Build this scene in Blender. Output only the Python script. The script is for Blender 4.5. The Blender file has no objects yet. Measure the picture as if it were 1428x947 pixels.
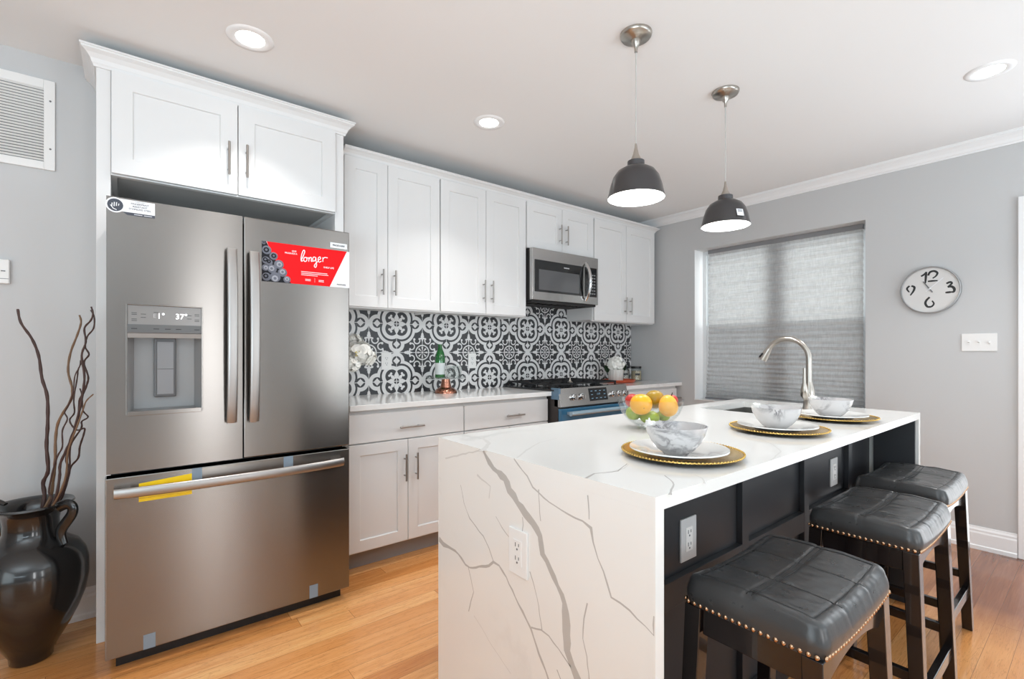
import bpy, math, random
from mathutils import Vector, Matrix, noise as mnoise

random.seed(7)
SC = bpy.context.scene
COL = SC.collection
PI = math.pi

# ------------------------------------------------------------------ camera, world, large lights, exposure
FPX, YAW, HZ, EYE, CX = 671.086, 0.8948, 489.32, 1.2157, 716.04
cam_d = bpy.data.cameras.new('camera')
cam = bpy.data.objects.new('camera', cam_d); COL.objects.link(cam)
cam.location = (0, 0, EYE); cam.rotation_euler = (PI / 2, 0, YAW - PI / 2)
cam_d.sensor_width = 36.0; cam_d.lens = 36.0 * FPX / 1428.0
cam_d.shift_x = (714 - CX) / 1428.0; cam_d.shift_y = (HZ - 473.5) / 1428.0
cam_d.clip_start = 0.02
SC.camera = cam
CS, SN = math.cos(YAW), math.sin(YAW)

w = bpy.data.worlds.new('overcast sky'); SC.world = w; w.use_nodes = True
w.node_tree.nodes['Background'].inputs[0].default_value = (1.0, 1.0, 1.0, 1)
w.node_tree.nodes['Background'].inputs[1].default_value = 3.6

def area(name, loc, target, sx, sy, energy, color=(1, 1, 1)):
    l = bpy.data.lights.new(name, 'AREA'); l.shape = 'RECTANGLE'; l.size = sx; l.size_y = sy
    l.energy = energy; l.color = color
    o = bpy.data.objects.new(name, l); COL.objects.link(o); o.location = loc
    o.rotation_euler = (Vector(target) - Vector(loc)).to_track_quat('-Z', 'Y').to_euler()
    return o
area('daylight_front_window', (0.94, -3.45, 1.15), (0.94, 3.0, 1.1), 0.45, 1.7, 24, (0.96, 0.98, 1.0))
area('daylight_front_window', (2.68, -3.45, 1.15), (2.68, 3.0, 1.1), 0.45, 1.7, 16, (0.96, 0.98, 1.0))
area('daylight_glazed_door', (4.05, -0.16, 1.05), (0.0, -0.16, 1.05), 0.78, 2.0, 10, (0.90, 0.96, 1.0))
area('side_fill', (-2.4, -0.4, 1.05), (4.0, 1.3, 1.0), 1.8, 1.5, 21, (0.78, 0.93, 1.0))  # added fill lamp, unseen, placed to brighten the island's near end
area('ceiling_fill', (-1.3, -1.0, 1.1), (-1.1, -0.7, 2.6), 1.4, 1.4, 108, (0.73, 0.89, 1.0))  # added fill aimed up to brighten the ceiling, no fixture of the room
area('ceiling_fill', (2.9, -2.0, 1.0), (2.8, -1.7, 2.6), 1.2, 1.2, 50, (0.74, 0.89, 1.0))  # second added ceiling fill, kept clear of the fridge reflection

SC.view_settings.view_transform = 'Standard'; SC.view_settings.look = 'None'
SC.view_settings.gamma = 1.0; SC.view_settings.use_curve_mapping = False
SC.view_settings.exposure = 0.06
SC.cycles.max_bounces = 10; SC.cycles.diffuse_bounces = 5; SC.cycles.glossy_bounces = 5
SC.cycles.transmission_bounces = 8; SC.cycles.transparent_max_bounces = 12
SC.cycles.caustics_reflective = False; SC.cycles.caustics_refractive = False
SC.cycles.sample_clamp_indirect = 6.0

# ------------------------------------------------------------------ where a seen point lies in the room
def _ray(u, v):
    t = (u - CX) / FPX
    return (CS + SN * t, SN - CS * t, -(v - HZ) / FPX)
def atY(u, v, y): d = _ray(u, v); k = y / d[1]; return (d[0] * k, y, EYE + d[2] * k)
def atX(u, v, x): d = _ray(u, v); k = x / d[0]; return (x, d[1] * k, EYE + d[2] * k)
def atZ(u, v, z): d = _ray(u, v); k = (z - EYE) / d[2]; return (d[0] * k, d[1] * k, z)
def atK(u, v, k): d = _ray(u, v); return (d[0] * k, d[1] * k, EYE + d[2] * k)

# ------------------------------------------------------------------ mesh building
class MB:
    def __init__(s): s.v = []; s.f = []; s.m = []; s.s = []
    def add(s, verts, faces, mi=0, smooth=False):
        b = len(s.v); s.v += [tuple(p) for p in verts]
        for f in faces: s.f.append([b + i for i in f]); s.m.append(mi); s.s.append(smooth)
        return s
    def box(s, x0, x1, y0, y1, z0, z1, mi=0):
        v = [(x0,y0,z0),(x1,y0,z0),(x1,y1,z0),(x0,y1,z0),(x0,y0,z1),(x1,y0,z1),(x1,y1,z1),(x0,y1,z1)]
        return s.add(v, [(0,3,2,1),(4,5,6,7),(0,1,5,4),(1,2,6,5),(2,3,7,6),(3,0,4,7)], mi)
    def obox(s, a, b, w, t, up=(0, 0, 1), mi=0, w2=None, t2=None):   # bar from a to b, w wide, t thick along up
        a = Vector(a); b = Vector(b); d = (b - a).normalized(); u = Vector(up); sd = d.cross(u).normalized(); u = sd.cross(d).normalized()
        w2 = w if w2 is None else w2; t2 = t if t2 is None else t2
        v = []
        for p, ww, tt in ((a, w, t), (b, w2, t2)):
            for i, j in ((-1,-1),(1,-1),(1,1),(-1,1)): v.append(p + sd * (i * ww / 2) + u * (j * tt / 2))
        return s.add(v, [(0,1,2,3),(7,6,5,4),(0,4,5,1),(1,5,6,2),(2,6,7,3),(3,7,4,0)], mi)
    def tube(s, pts, r, n=12, mi=0, caps=True, flat=1.0, smooth=True):
        pts = [Vector(p) for p in pts]; N = len(pts)
        rs = r if isinstance(r, (list, tuple)) else [r] * N
        t0 = (pts[1] - pts[0]).normalized()
        ref = Vector((0, 0, 1)) if abs(t0.z) < 0.9 else Vector((1, 0, 0))
        nrm = t0.cross(ref).normalized(); v = []
        for i, p in enumerate(pts):
            t = (pts[min(i + 1, N - 1)] - pts[max(i - 1, 0)]).normalized()
            nrm = (nrm - t * nrm.dot(t)).normalized(); bn = t.cross(nrm)
            for k in range(n):
                a = 2 * PI * k / n
                v.append(p + (nrm * math.cos(a) + bn * math.sin(a) * flat) * rs[i])
        f = [(i*n+k, i*n+(k+1)%n, (i+1)*n+(k+1)%n, (i+1)*n+k) for i in range(N-1) for k in range(n)]
        s.add(v, f, mi, smooth)
        if caps:
            b = len(s.v) - N * n
            s.f.append([b + k for k in range(n)][::-1]); s.m.append(mi); s.s.append(False)
            s.f.append([b + (N-1)*n + k for k in range(n)]); s.m.append(mi); s.s.append(False)
        return s
    def lathe(s, prof, c=(0,0,0), n=48, mi=0, smooth=True, axis='z', wob=None, caps=False):
        v = []
        for (r, z) in prof:
            for k in range(n):
                a = 2 * PI * k / n; rr = r if wob is None else r * wob(a, z)
                x, y = rr * math.cos(a), rr * math.sin(a)
                p = (x, y, z) if axis == 'z' else ((x, z, y) if axis == 'y' else (z, x, y))
                v.append((c[0]+p[0], c[1]+p[1], c[2]+p[2]))
        f = [(i*n+k, i*n+(k+1)%n, (i+1)*n+(k+1)%n, (i+1)*n+k) for i in range(len(prof)-1) for k in range(n)]
        s.add(v, f, mi, smooth)
        b = len(s.v) - len(prof) * n
        if caps and prof[0][0] > 1e-5: s.f.append([b + k for k in range(n)][::-1]); s.m.append(mi); s.s.append(False)
        if caps and prof[-1][0] > 1e-5: s.f.append([b + (len(prof)-1)*n + k for k in range(n)]); s.m.append(mi); s.s.append(False)
        return s
    def grid(s, fn, nu, nv, mi=0, smooth=True, closed=False):
        v = [fn(i / nu, j / nv) for i in range(nu + 1) for j in range(nv + 1)]
        W = nv + 1
        return s.add(v, [(i*W+j, (i+1)*W+j, (i+1)*W+j+1, i*W+j+1) for i in range(nu) for j in range(nv)], mi, smooth)
    def sphere(s, c, r, n=16, m=10, mi=0, sc=(1,1,1), fn=None):
        v = []
        for i in range(m + 1):
            th = PI * i / m
            for k in range(n):
                a = 2 * PI * k / n
                d = Vector((math.sin(th)*math.cos(a), math.sin(th)*math.sin(a), math.cos(th)))
                q = fn(d) if fn else 1.0
                v.append((c[0]+d.x*r*sc[0]*q, c[1]+d.y*r*sc[1]*q, c[2]+d.z*r*sc[2]*q))
        return s.add(v, [(i*n+k, (i+1)*n+k, (i+1)*n+(k+1)%n, i*n+(k+1)%n) for i in range(m) for k in range(n)], mi, True)
    def poly(s, pts, mi=0): return s.add(pts, [list(range(len(pts)))], mi)
    def slab(s, pts, off, mi=0):                # polygon extruded by a vector
        n = len(pts); o = Vector(off); q = [tuple(Vector(p) + o) for p in pts]
        s.add(list(pts) + q, [list(range(n)), list(range(2*n-1, n-1, -1))] + [(i, n+i, n+(i+1)%n, (i+1)%n) for i in range(n)], mi)
        return s
    def xf(s, M, start=0):
        for i in range(start, len(s.v)): s.v[i] = tuple(M @ Vector(s.v[i]))
        return s

def obj(name, mb, mats, parent=None, bevel=0.0, seg=2, label=None, world=False, **props):
    me = bpy.data.meshes.new(name)
    v = mb.v
    if world and parent is not None:
        o0 = root_loc(parent); v = [(p[0]-o0[0], p[1]-o0[1], p[2]-o0[2]) for p in v]
    me.from_pydata(v, [], mb.f)
    if not isinstance(mats, (list, tuple)): mats = [mats]
    for m in mats: me.materials.append(m)
    me.polygons.foreach_set('material_index', mb.m); me.polygons.foreach_set('use_smooth', mb.s)
    me.validate(); me.update()
    if any(mb.s): me.set_sharp_from_angle(angle=math.radians(50))
    o = bpy.data.objects.new(name, me); COL.objects.link(o)
    if parent is not None: o.parent = parent
    if bevel > 0:
        b = o.modifiers.new('bevel', 'BEVEL'); b.width = bevel; b.segments = seg; b.limit_method = 'ANGLE'; b.angle_limit = math.radians(50)
    if label: o['label'] = label
    for k, x in props.items(): o[k] = x
    return o
def root_loc(o):
    while o.parent is not None: o = o.parent
    return o.location
def thing(name, label, cat, loc=(0, 0, 0), rz=0, group=None):
    o = bpy.data.objects.new(name, None); COL.objects.link(o); o.location = loc; o.rotation_euler = (0, 0, rz)
    o.empty_display_size = 0.05; o['label'] = label; o['category'] = cat
    if group: o['group'] = group
    return o
def single(name, mb, mats, label, cat, group=None, loc=None, bevel=0.0, **props):
    if loc is not None: mb.xf(Matrix.Translation(-Vector(loc)))
    o = obj(name, mb, mats, bevel=bevel, **props)
    if loc is not None: o.location = loc
    o['label'] = label; o['category'] = cat
    if group: o['group'] = group
    return o
def struct(name, mb, mats, bevel=0.0, label=None):
    o = obj(name, mb, mats, bevel=bevel); o['kind'] = 'structure'
    if label: o['label'] = label
    return o
def dup(root, loc, rz=None, label=None):
    c = root.copy(); COL.objects.link(c); c.location = loc
    if rz is not None: c.rotation_euler = (0, 0, rz)
    if label: c['label'] = label
    def kids(a, b):
        for ch in [x for x in bpy.data.objects if x.parent == a]:
            d = ch.copy(); COL.objects.link(d); d.parent = b; kids(ch, d)
    kids(root, c)
    return c

def text_mb(s, size, M, mi=0, shear=0.0, align='CENTER', bold=0.0, ext=0.0):
    cu = bpy.data.curves.new('t', 'FONT'); cu.body = s; cu.size = size; cu.shear = shear; cu.align_x = align; cu.align_y = 'CENTER'
    cu.offset = bold; cu.extrude = ext; cu.resolution_u = 3
    o = bpy.data.objects.new('t', cu); COL.objects.link(o)
    bpy.context.view_layer.update()
    me = o.evaluated_get(bpy.context.evaluated_depsgraph_get()).to_mesh()
    mb = MB(); mb.add([M @ v.co for v in me.vertices], [list(p.vertices) for p in me.polygons], mi)
    o.evaluated_get(bpy.context.evaluated_depsgraph_get()).to_mesh_clear()
    bpy.data.objects.remove(o); bpy.data.curves.remove(cu)
    return mb
def join(a, b): a.add(b.v, []); n = len(a.v) - len(b.v); a.f += [[n+i for i in f] for f in b.f]; a.m += b.m; a.s += b.s; return a
def M_front(x, y, z):      # text on a plane facing -Y
    return Matrix.Translation((x, y, z)) @ Matrix.Rotation(PI/2, 4, 'X')
def M_right(x, y, z):      # text on a plane facing -X (reads from inside the room)
    return Matrix.Translation((x, y, z)) @ Matrix.Rotation(-PI/2, 4, 'Z') @ Matrix.Rotation(PI/2, 4, 'X')

# ------------------------------------------------------------------ materials
def lin(c):
    f = lambda x: x / 12.92 if x <= 0.04045 else ((x + 0.055) / 1.055) ** 2.4
    return tuple(f(x / 255.0) for x in c) + (1.0,)
class NB:
    def __init__(s, name):
        s.mat = bpy.data.materials.new(name); s.mat.use_nodes = True; s.nt = s.mat.node_tree; s.N = s.nt.nodes; s.L = s.nt.links
        s.bsdf = s.N['Principled BSDF']; s.out = s.N['Material Output']
    def put(s, sock, val):
        if isinstance(val, bpy.types.NodeSocket): s.L.new(val, sock)
        elif isinstance(val, E): s.L.new(val.k, sock) if not isinstance(val.k, (int, float)) else setattr(sock, 'default_value', val.k)
        else: sock.default_value = val
    def math(s, op, a, b=None, c=None):
        n = s.N.new('ShaderNodeMath'); n.operation = op; s.put(n.inputs[0], a)
        if b is not None: s.put(n.inputs[1], b)
        if c is not None: s.put(n.inputs[2], c)
        return E(s, n.outputs[0])
    def pos(s, which='pos'):
        if which == 'pos': n = s.N.new('ShaderNodeNewGeometry'); v = n.outputs['Position']
        else: n = s.N.new('ShaderNodeTexCoord'); v = n.outputs['Object']
        x = s.N.new('ShaderNodeSeparateXYZ'); s.L.new(v, x.inputs[0])
        return v, E(s, x.outputs[0]), E(s, x.outputs[1]), E(s, x.outputs[2])
    def vec(s, x, y, z):
        n = s.N.new('ShaderNodeCombineXYZ')
        for i, a in enumerate((x, y, z)): s.put(n.inputs[i], a)
        return n.outputs[0]
    def noise(s, vec, scale=5, detail=4, rough=0.5, dist=0.0):
        n = s.N.new('ShaderNodeTexNoise'); s.L.new(vec, n.inputs['Vector'])
        n.inputs['Scale'].default_value = scale; n.inputs['Detail'].default_value = detail
        n.inputs['Roughness'].default_value = rough; n.inputs['Distortion'].default_value = dist
        return E(s, n.outputs['Fac'])
    def white(s, vec):
        n = s.N.new('ShaderNodeTexWhiteNoise'); n.noise_dimensions = '3D'; s.L.new(vec, n.inputs['Vector']); return E(s, n.outputs['Value'])
    def ramp(s, fac, stops, interp='LINEAR'):
        n = s.N.new('ShaderNodeValToRGB'); s.put(n.inputs[0], fac); r = n.color_ramp; r.interpolation = interp
        while len(r.elements) < len(stops): r.elements.new(0.5)
        for e, (p, c) in zip(r.elements, stops): e.position = p; e.color = c
        return n.outputs[0]
    def mix(s, fac, a, b, mode='MIX'):
        n = s.N.new('ShaderNodeMix'); n.data_type = 'RGBA'; n.blend_type = mode
        s.put(n.inputs[0], fac); s.put(n.inputs[6], a); s.put(n.inputs[7], b); return n.outputs[2]
    def bump(s, h, strength=0.1, dist=0.01):
        n = s.N.new('ShaderNodeBump'); n.inputs['Strength'].default_value = strength; n.inputs['Distance'].default_value = dist
        s.put(n.inputs['Height'], h); s.L.new(n.outputs[0], s.bsdf.inputs['Normal'])
    def set(s, **kw):
        for k, v in kw.items(): s.put(s.bsdf.inputs[k.replace('_', ' ')], v)
        return s
class E:
    def __init__(s, nb, k): s.nb = nb; s.k = k
    def _o(s, op, b, r=False):
        b = b.k if isinstance(b, E) else b
        return s.nb.math(op, b, s.k) if r else s.nb.math(op, s.k, b)
    def __add__(s, b): return s._o('ADD', b)
    def __radd__(s, b): return s._o('ADD', b)
    def __sub__(s, b): return s._o('SUBTRACT', b)
    def __rsub__(s, b): return s._o('SUBTRACT', b, True)
    def __mul__(s, b): return s._o('MULTIPLY', b)
    def __rmul__(s, b): return s._o('MULTIPLY', b)
    def __truediv__(s, b): return s._o('DIVIDE', b)
    def __lt__(s, b): return s._o('LESS_THAN', b)
    def __gt__(s, b): return s._o('GREATER_THAN', b)
    def __and__(s, b): return s._o('MULTIPLY', b)
    def __or__(s, b): return s._o('MAXIMUM', b)
    def max(s, b): return s._o('MAXIMUM', b)
    def min(s, b): return s._o('MINIMUM', b)
    def abs(s): return s.nb.math('ABSOLUTE', s.k)
    def sqrt(s): return s.nb.math('SQRT', s.k)
    def floor(s): return s.nb.math('FLOOR', s.k)
    def fract(s): return s.nb.math('FRACT', s.k)
    def sin(s): return s.nb.math('SINE', s.k)
    def pp(s, b): return s._o('PINGPONG', b)
    def inv(s): return 1.0 - s
def ln(x, y): return (x * x + y * y).sqrt()

def plain(name, rgb, rough=0.5, metal=0.0, coat=0.0, spec=0.5, bump=0.0, bscale=60, vary=0.0, **kw):
    nb = NB(name); v, x, y, z = nb.pos('obj'); c = lin(rgb)
    if vary > 0:
        n = nb.noise(v, 6, 3); col = nb.mix(n, tuple(a * (1 - vary) for a in c[:3]) + (1,), tuple(min(1, a * (1 + vary)) for a in c[:3]) + (1,))
        nb.set(Base_Color=col)
    else: nb.set(Base_Color=c)
    nb.set(Roughness=rough, Metallic=metal); nb.bsdf.inputs['Coat Weight'].default_value = coat
    nb.bsdf.inputs['Specular IOR Level'].default_value = spec
    nb.bump(nb.noise(v, bscale, 3), bump if bump > 0 else 0.004, 0.002)
    for k, a in kw.items(): nb.bsdf.inputs[k.replace('_', ' ')].default_value = a
    return nb.mat
def emit(name, rgb, strength):
    nb = NB(name); nb.set(Base_Color=lin(rgb), Emission_Color=lin(rgb), Emission_Strength=strength); return nb.mat
def brushed(name, rgb, rough=0.3, aniso=0.6, tangent=(0, 0, 1), rot=0.0, grain=(1, 1, 120)):
    nb = NB(name); v, x, y, z = nb.pos('pos')
    g = nb.noise(nb.vec(x * grain[0], y * grain[1], z * grain[2]), 6, 4)
    c = lin(rgb); nb.set(Base_Color=nb.mix(g, tuple(a * 0.97 for a in c[:3]) + (1,), tuple(min(1, a * 1.02) for a in c[:3]) + (1,)), Metallic=1.0)
    nb.put(nb.bsdf.inputs['Roughness'], g * 0.04 + (rough - 0.02))
    nb.bsdf.inputs['Anisotropic'].default_value = aniso; nb.bsdf.inputs['Anisotropic Rotation'].default_value = rot
    t = nb.vec(*tangent); nb.L.new(t, nb.bsdf.inputs['Tangent'])
    return nb.mat
def glass(name, tint=(0.94, 0.955, 0.95, 1)):
    nb = NB(name); tr = nb.N.new('ShaderNodeBsdfTransparent'); tr.inputs[0].default_value = tint
    gl = nb.N.new('ShaderNodeBsdfGlossy'); gl.inputs['Roughness'].default_value = 0.03
    lw = nb.N.new('ShaderNodeLayerWeight'); lw.inputs['Blend'].default_value = 0.22
    fc = E(nb, lw.outputs['Facing']); f = fc * fc * fc * 0.85 + 0.055
    m = nb.N.new('ShaderNodeMixShader'); nb.put(m.inputs[0], f.min(1.0)); nb.L.new(tr.outputs[0], m.inputs[1]); nb.L.new(gl.outputs[0], m.inputs[2]); nb.L.new(m.outputs[0], nb.out.inputs[0])
    return nb.mat

m_cab = plain('white cabinet paint', (226, 225, 224), 0.38, bump=0.02, bscale=200)
m_wall = plain('light grey wall paint', (198, 198, 198), 0.75, bump=0.06, bscale=260)
m_wall_l = m_wall
m_ceil = plain('white ceiling paint', (236, 235, 234), 0.85, bump=0.05, bscale=200)
m_trim = plain('white trim paint', (240, 240, 240), 0.35)
m_ss = brushed('brushed stainless steel', (138, 134, 130), 0.25, 0.85)
m_ss_v = plain('satin steel handles', (168, 164, 161), 0.38, 1.0)
m_ss2 = brushed('bright stainless steel', (190, 188, 186), 0.22, 0.5)
m_nickel = plain('brushed nickel', (176, 170, 162), 0.28, 1.0)
m_chrome = plain('polished chrome', (215, 215, 215), 0.08, 1.0)
m_pullm = plain('satin nickel pull', (165, 160, 155), 0.3, 1.0)
m_black = plain('black plastic', (22, 22, 23), 0.35)
m_blackgl = plain('black glass', (18, 19, 21), 0.06, coat=0.5)
m_iron = plain('black cast iron', (26, 26, 28), 0.55, bump=0.2, bscale=150)
m_dark = plain('charcoal grey island paint', (47, 48, 51), 0.42, bump=0.03)
m_kick = plain('grey toe kick board', (150, 146, 144), 0.6)
m_white = plain('white plastic', (235, 234, 232), 0.35)
m_whited = plain('slot grey', (110, 110, 112), 0.5)
m_gasket = plain('dark door gasket', (36, 34, 34), 0.7)
m_undr = plain('unfinished grey underside', (186, 186, 184), 0.7)
m_recess = plain('grey dispenser plastic', (136, 136, 136), 0.3)
m_panelgl = plain('grey display glass', (132, 130, 128), 0.2)
m_red = plain('red printed film', (232, 22, 28), 0.6, spec=.15)
m_prw = plain('white printed film', (235, 235, 238), 0.6, spec=.2)
m_prk = plain('dark printed film', (60, 64, 76), 0.4)
m_berry = plain('dark berry print', (104, 106, 116), 0.6, vary=0.4, spec=.2)
m_berryd = plain('black berry print', (30, 31, 36), 0.6, spec=.2)
m_tape = plain('blue grey tape', (128, 144, 158), 0.4)
m_yel = plain('yellow tape', (248, 208, 20), 0.4)
m_bluefilm = plain('blue protective film', (50, 104, 138), 0.18, coat=0.4)
m_plasticwrap = plain('crinkled plastic wrap', (170, 195, 210), 0.15, metal=0.5, bump=1.0, bscale=60)
m_copper = plain('hammered copper', (172, 118, 98), 0.22, 1.0, bump=0.4, bscale=70)
m_redtray = plain('copper red tray', (208, 96, 66), 0.3, 0.3)
m_green = plain('green bottle glass', (16, 120, 44), 0.08, coat=0.6, Transmission_Weight=0.55)
m_label_b = plain('pale bottle label', (200, 205, 205), 0.5)
m_glass = glass('clear glass')
m_petal = plain('white petals', (250, 248, 242), 0.7, spec=.2)
m_petalc = plain('yellow flower centre', (214, 196, 120), 0.7)
m_leaf = plain('green leaf', (44, 66, 40), 0.5)
m_pot = plain('white ribbed ceramic', (222, 220, 214), 0.3)
m_gold = plain('gold charger', (206, 170, 98), 0.22, 1.0, bump=0.1)
m_plate = plain('glossy white china', (228, 226, 222), 0.12, coat=0.5)
m_wood_leg = plain('espresso stained wood', (22, 17, 18), 0.22, coat=0.5, bump=0.05)
m_nail = plain('antique brass nails', (196, 160, 128), 0.2, 1.0)
m_shade_o = plain('gunmetal pendant shade', (92, 92, 94), 0.28, 1.0)
m_shade_i = plain('white shade lining', (245, 245, 242), 0.5)
m_cord = plain('clear grey cord', (190, 188, 184), 0.3)
m_vase = plain('glossy black pottery', (24, 23, 23), 0.2, coat=0.5, bump=0.15, bscale=8)
m_twig = plain('dark brown willow', (70, 46, 40), 0.55, bump=0.5, bscale=90, vary=0.3)
m_twig2 = plain('tan brown willow', (118, 90, 66), 0.55, bump=0.5, bscale=90, vary=0.3)
m_sinks = brushed('sink steel', (150, 148, 144), 0.3, 0.3)
m_clockf = plain('pale clock face', (216, 214, 212), 0.5)
m_clockr = plain('grey metal clock rim', (168, 168, 168), 0.4, 0.6)
m_ink = plain('black ink', (36, 36, 36), 0.5)
m_sash = plain('white vinyl window', (225, 228, 230), 0.4)

# marble / quartz
def quartz(name, base, vein, amount=0.5, scale=1.6, rough=0.14):
    nb = NB(name); v, x, y, z = nb.pos('pos')
    n1 = nb.noise(v, scale, 6, 0.55, 0.6); a = ((n1 - 0.5).abs() * 26.0).min(1.0)
    n2 = nb.noise(v, scale * 0.6, 2); msk = ((n2 - 0.52) * 6.0).max(0.0).min(1.0)
    f = (1.0 - a) * msk * amount
    cl = nb.noise(v, 3.0, 3)
    c = lin(base); c0 = nb.mix(cl, tuple(q * 0.95 for q in c[:3]) + (1,), c)
    nb.set(Base_Color=nb.mix(f, c0, lin(vein)), Roughness=rough); nb.bsdf.inputs['Coat Weight'].default_value = 0.2
    return nb.mat
m_quartz = quartz('white veined quartz', (238, 236, 232), (172, 168, 164), 0.30)
m_vein = plain('grey quartz vein', (188, 184, 179), 0.2, vary=0.12)
m_veinf = plain('faint quartz vein', (214, 211, 207), 0.2)
m_quartz_ctr = quartz('white counter quartz', (236, 235, 233), (180, 178, 176), 0.25, 3.0)
def bowlmarble():
    nb = NB('grey marbled bowl glaze'); v, x, y, z = nb.pos('pos')
    n1 = nb.noise(v, 13.0, 5, 0.6, 1.2); a = ((n1 - 0.5).abs() * 10.0).min(1.0)
    n2 = nb.noise(v, 9.0, 2); msk = ((n2 - 0.44) * 5.0).max(0.0).min(1.0)
    f = (1.0 - a) * msk * 0.85 + nb.noise(v, 22, 3) * 0.12
    nb.set(Base_Color=nb.mix(f, lin((212, 209, 208)), lin((84, 80, 84))), Roughness=0.15); nb.bsdf.inputs['Coat Weight'].default_value = 0.4
    return nb.mat
m_bowl = bowlmarble()
# leather
def leather():
    nb = NB('black faux leather'); v, x, y, z = nb.pos('obj')
    cl = nb.noise(v, 7.0, 4); nb.set(Base_Color=nb.mix(cl, lin((44, 44, 45)), lin((74, 74, 74))))
    nb.put(nb.bsdf.inputs['Roughness'], nb.noise(v, 30, 3) * 0.16 + 0.22)
    h = nb.noise(v, 14, 6, 0.65, 0.8) * 0.7 + nb.noise(v, 160, 2) * 0.15
    nb.bump(h, 0.16, 0.006); nb.bsdf.inputs['Specular IOR Level'].default_value = 0.6
    return nb.mat
m_leather = leather()
m_stitch = plain('dark stitched seam', (22, 22, 23), 0.6)
# oak floor: boards run along X
def floor_mat():
    nb = NB('honey oak strip flooring'); v, x, y, z = nb.pos('pos')
    W = 0.083; row = (y / W).floor(); off = nb.white(nb.vec(row, 3.0, 0.0)) * 1.4
    lx = (x + off) / 1.7; seg = lx.floor()
    rnd = nb.white(nb.vec(row, seg, 1.0)); rnd2 = nb.white(nb.vec(row, seg, 7.0))
    gv = nb.vec(x * 1.1 + rnd * 9.0, y * 16.0 + rnd2 * 7.0, 0.0)
    g = nb.noise(gv, 2.0, 6, 0.6, 0.9); g2 = nb.noise(nb.vec(x * 3.0, y * 140.0, rnd * 5.0), 2.0, 3)
    fy = (y / W).fract(); gy = (fy < 0.008) | (fy > 0.992); fx = lx.fract(); gx = (fx < 0.001)
    gap = gy | gx
    t = (rnd * 0.62 + g * 0.8 + g2 * 0.3 - 0.33).max(0.0).min(1.0)
    base = nb.ramp(t, [(0.0, lin((184, 112, 58))), (0.35, lin((212, 142, 80))), (0.65, lin((226, 160, 98))), (1.0, lin((240, 186, 124)))])
    line = ((nb.noise(gv, 5.0, 3, 0.5, 1.4) - 0.5).abs() < 0.018) * 0.35
    c1 = nb.mix(line, base, lin((150, 88, 44)))
    # colour blends to a redder, greyer brown towards high x and low y
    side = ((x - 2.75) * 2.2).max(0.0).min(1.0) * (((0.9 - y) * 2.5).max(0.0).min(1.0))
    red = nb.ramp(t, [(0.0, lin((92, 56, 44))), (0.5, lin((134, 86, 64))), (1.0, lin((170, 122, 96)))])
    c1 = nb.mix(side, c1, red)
    col = nb.mix(gap * 0.85, c1, lin((110, 64, 32)))
    nb.set(Base_Color=col, Roughness=0.24); nb.bsdf.inputs['Coat Weight'].default_value = 0.25
    nb.bump(gap * -1.0 + g2 * 0.12, 0.2, 0.002)
    return nb.mat
# patterned cement-look tile
def tile_mat():
    nb = NB('black and white patterned tile'); v, X, Y, Z = nb.pos('pos')
    a = ((X - 1.465) / 0.2).pp(1.0); b = ((Z - 1.404) / 0.2).pp(1.0)
    mx = a.max(b); mn = a.min(b)
    qM = 1.0 - mn; qm = 1.0 - mx; r = ln(mx, mn)
    k1 = mn < (0.092 - (mx - 0.2).abs() * 0.5)
    s = (mx + mn) * 0.7071; t = (mx - mn) * 0.7071
    k2 = t < (0.062 - (s - 0.2).abs() * 0.35)
    fork = ln(mx - 0.27, mn - 0.20) < 0.042
    core = (r < 0.165) & (((r > 0.10) | (mn < 0.014)))
    hole = (r < 0.10) & (mn > 0.014)
    flower = (k1 | k2 | fork | core) & (1.0 - hole)
    D = ln(mx - 0.18, mn - 0.18)
    ring1 = (D > 0.235) & (D < 0.36) & (r > 0.3)
    d2 = ln(mx - 0.71, mn)
    outer = (D > 0.43) & ((D < 0.535) | (d2 < 0.295)) & (d2 > 0.165)
    ax = (mx - 0.71).abs()
    star = ((ax + mn) < 0.125) | (d2 < 0.072)
    line = (mn < 0.010) & (mx > 0.3) & (mx < 0.9)
    rq = ln(qM, qm)
    mring = (rq > 0.235) & (rq < 0.28)
    sp = (qm < (rq - 0.03) * 0.22) & (rq > 0.06) & (rq < 0.2)
    dg = ((qM - qm) * 0.7071 < (rq - 0.03) * 0.22) & (rq > 0.06) & (rq < 0.2)
    dot = (rq < 0.035)
    qline = (qm < 0.010)
    fl1 = ln((qM - 0.62) / 0.10, qm / 0.05) < 1.0
    fl2 = ((qM - 0.52 + qm * 0.25).abs() < 0.03) & (qm < 0.155)
    fl3 = (qm < (qM - 0.34) * 0.28) & (qM > 0.36) & (qM < 0.6)
    sc = ln(qM - 0.43, qm - 0.215); scroll = ((sc - 0.115).abs() < 0.022) & (qM < 0.47)
    bulb = ln(qM - 0.47, qm - 0.32) < 0.042
    med = (mring | sp | dg | dot | qline | fl1 | fl2 | fl3 | scroll | bulb) & (D > 0.535) & (d2 > 0.2)
    wht = (flower | ring1 | outer | star | line | med).min(1.0)
    wear = nb.noise(v, 260, 2) * 0.12
    joint = (((X - 1.465) / 0.2 + 1.0).pp(1.0) < 0.006)
    cw = nb.mix(wear, lin((226, 225, 224)), lin((180, 180, 180)))
    col = nb.mix(wht, lin((46, 46, 49)), cw)
    nb.set(Base_Color=col, Roughness=0.3)
    return nb.mat
m_floor = floor_mat(); m_tile = tile_mat()

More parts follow.
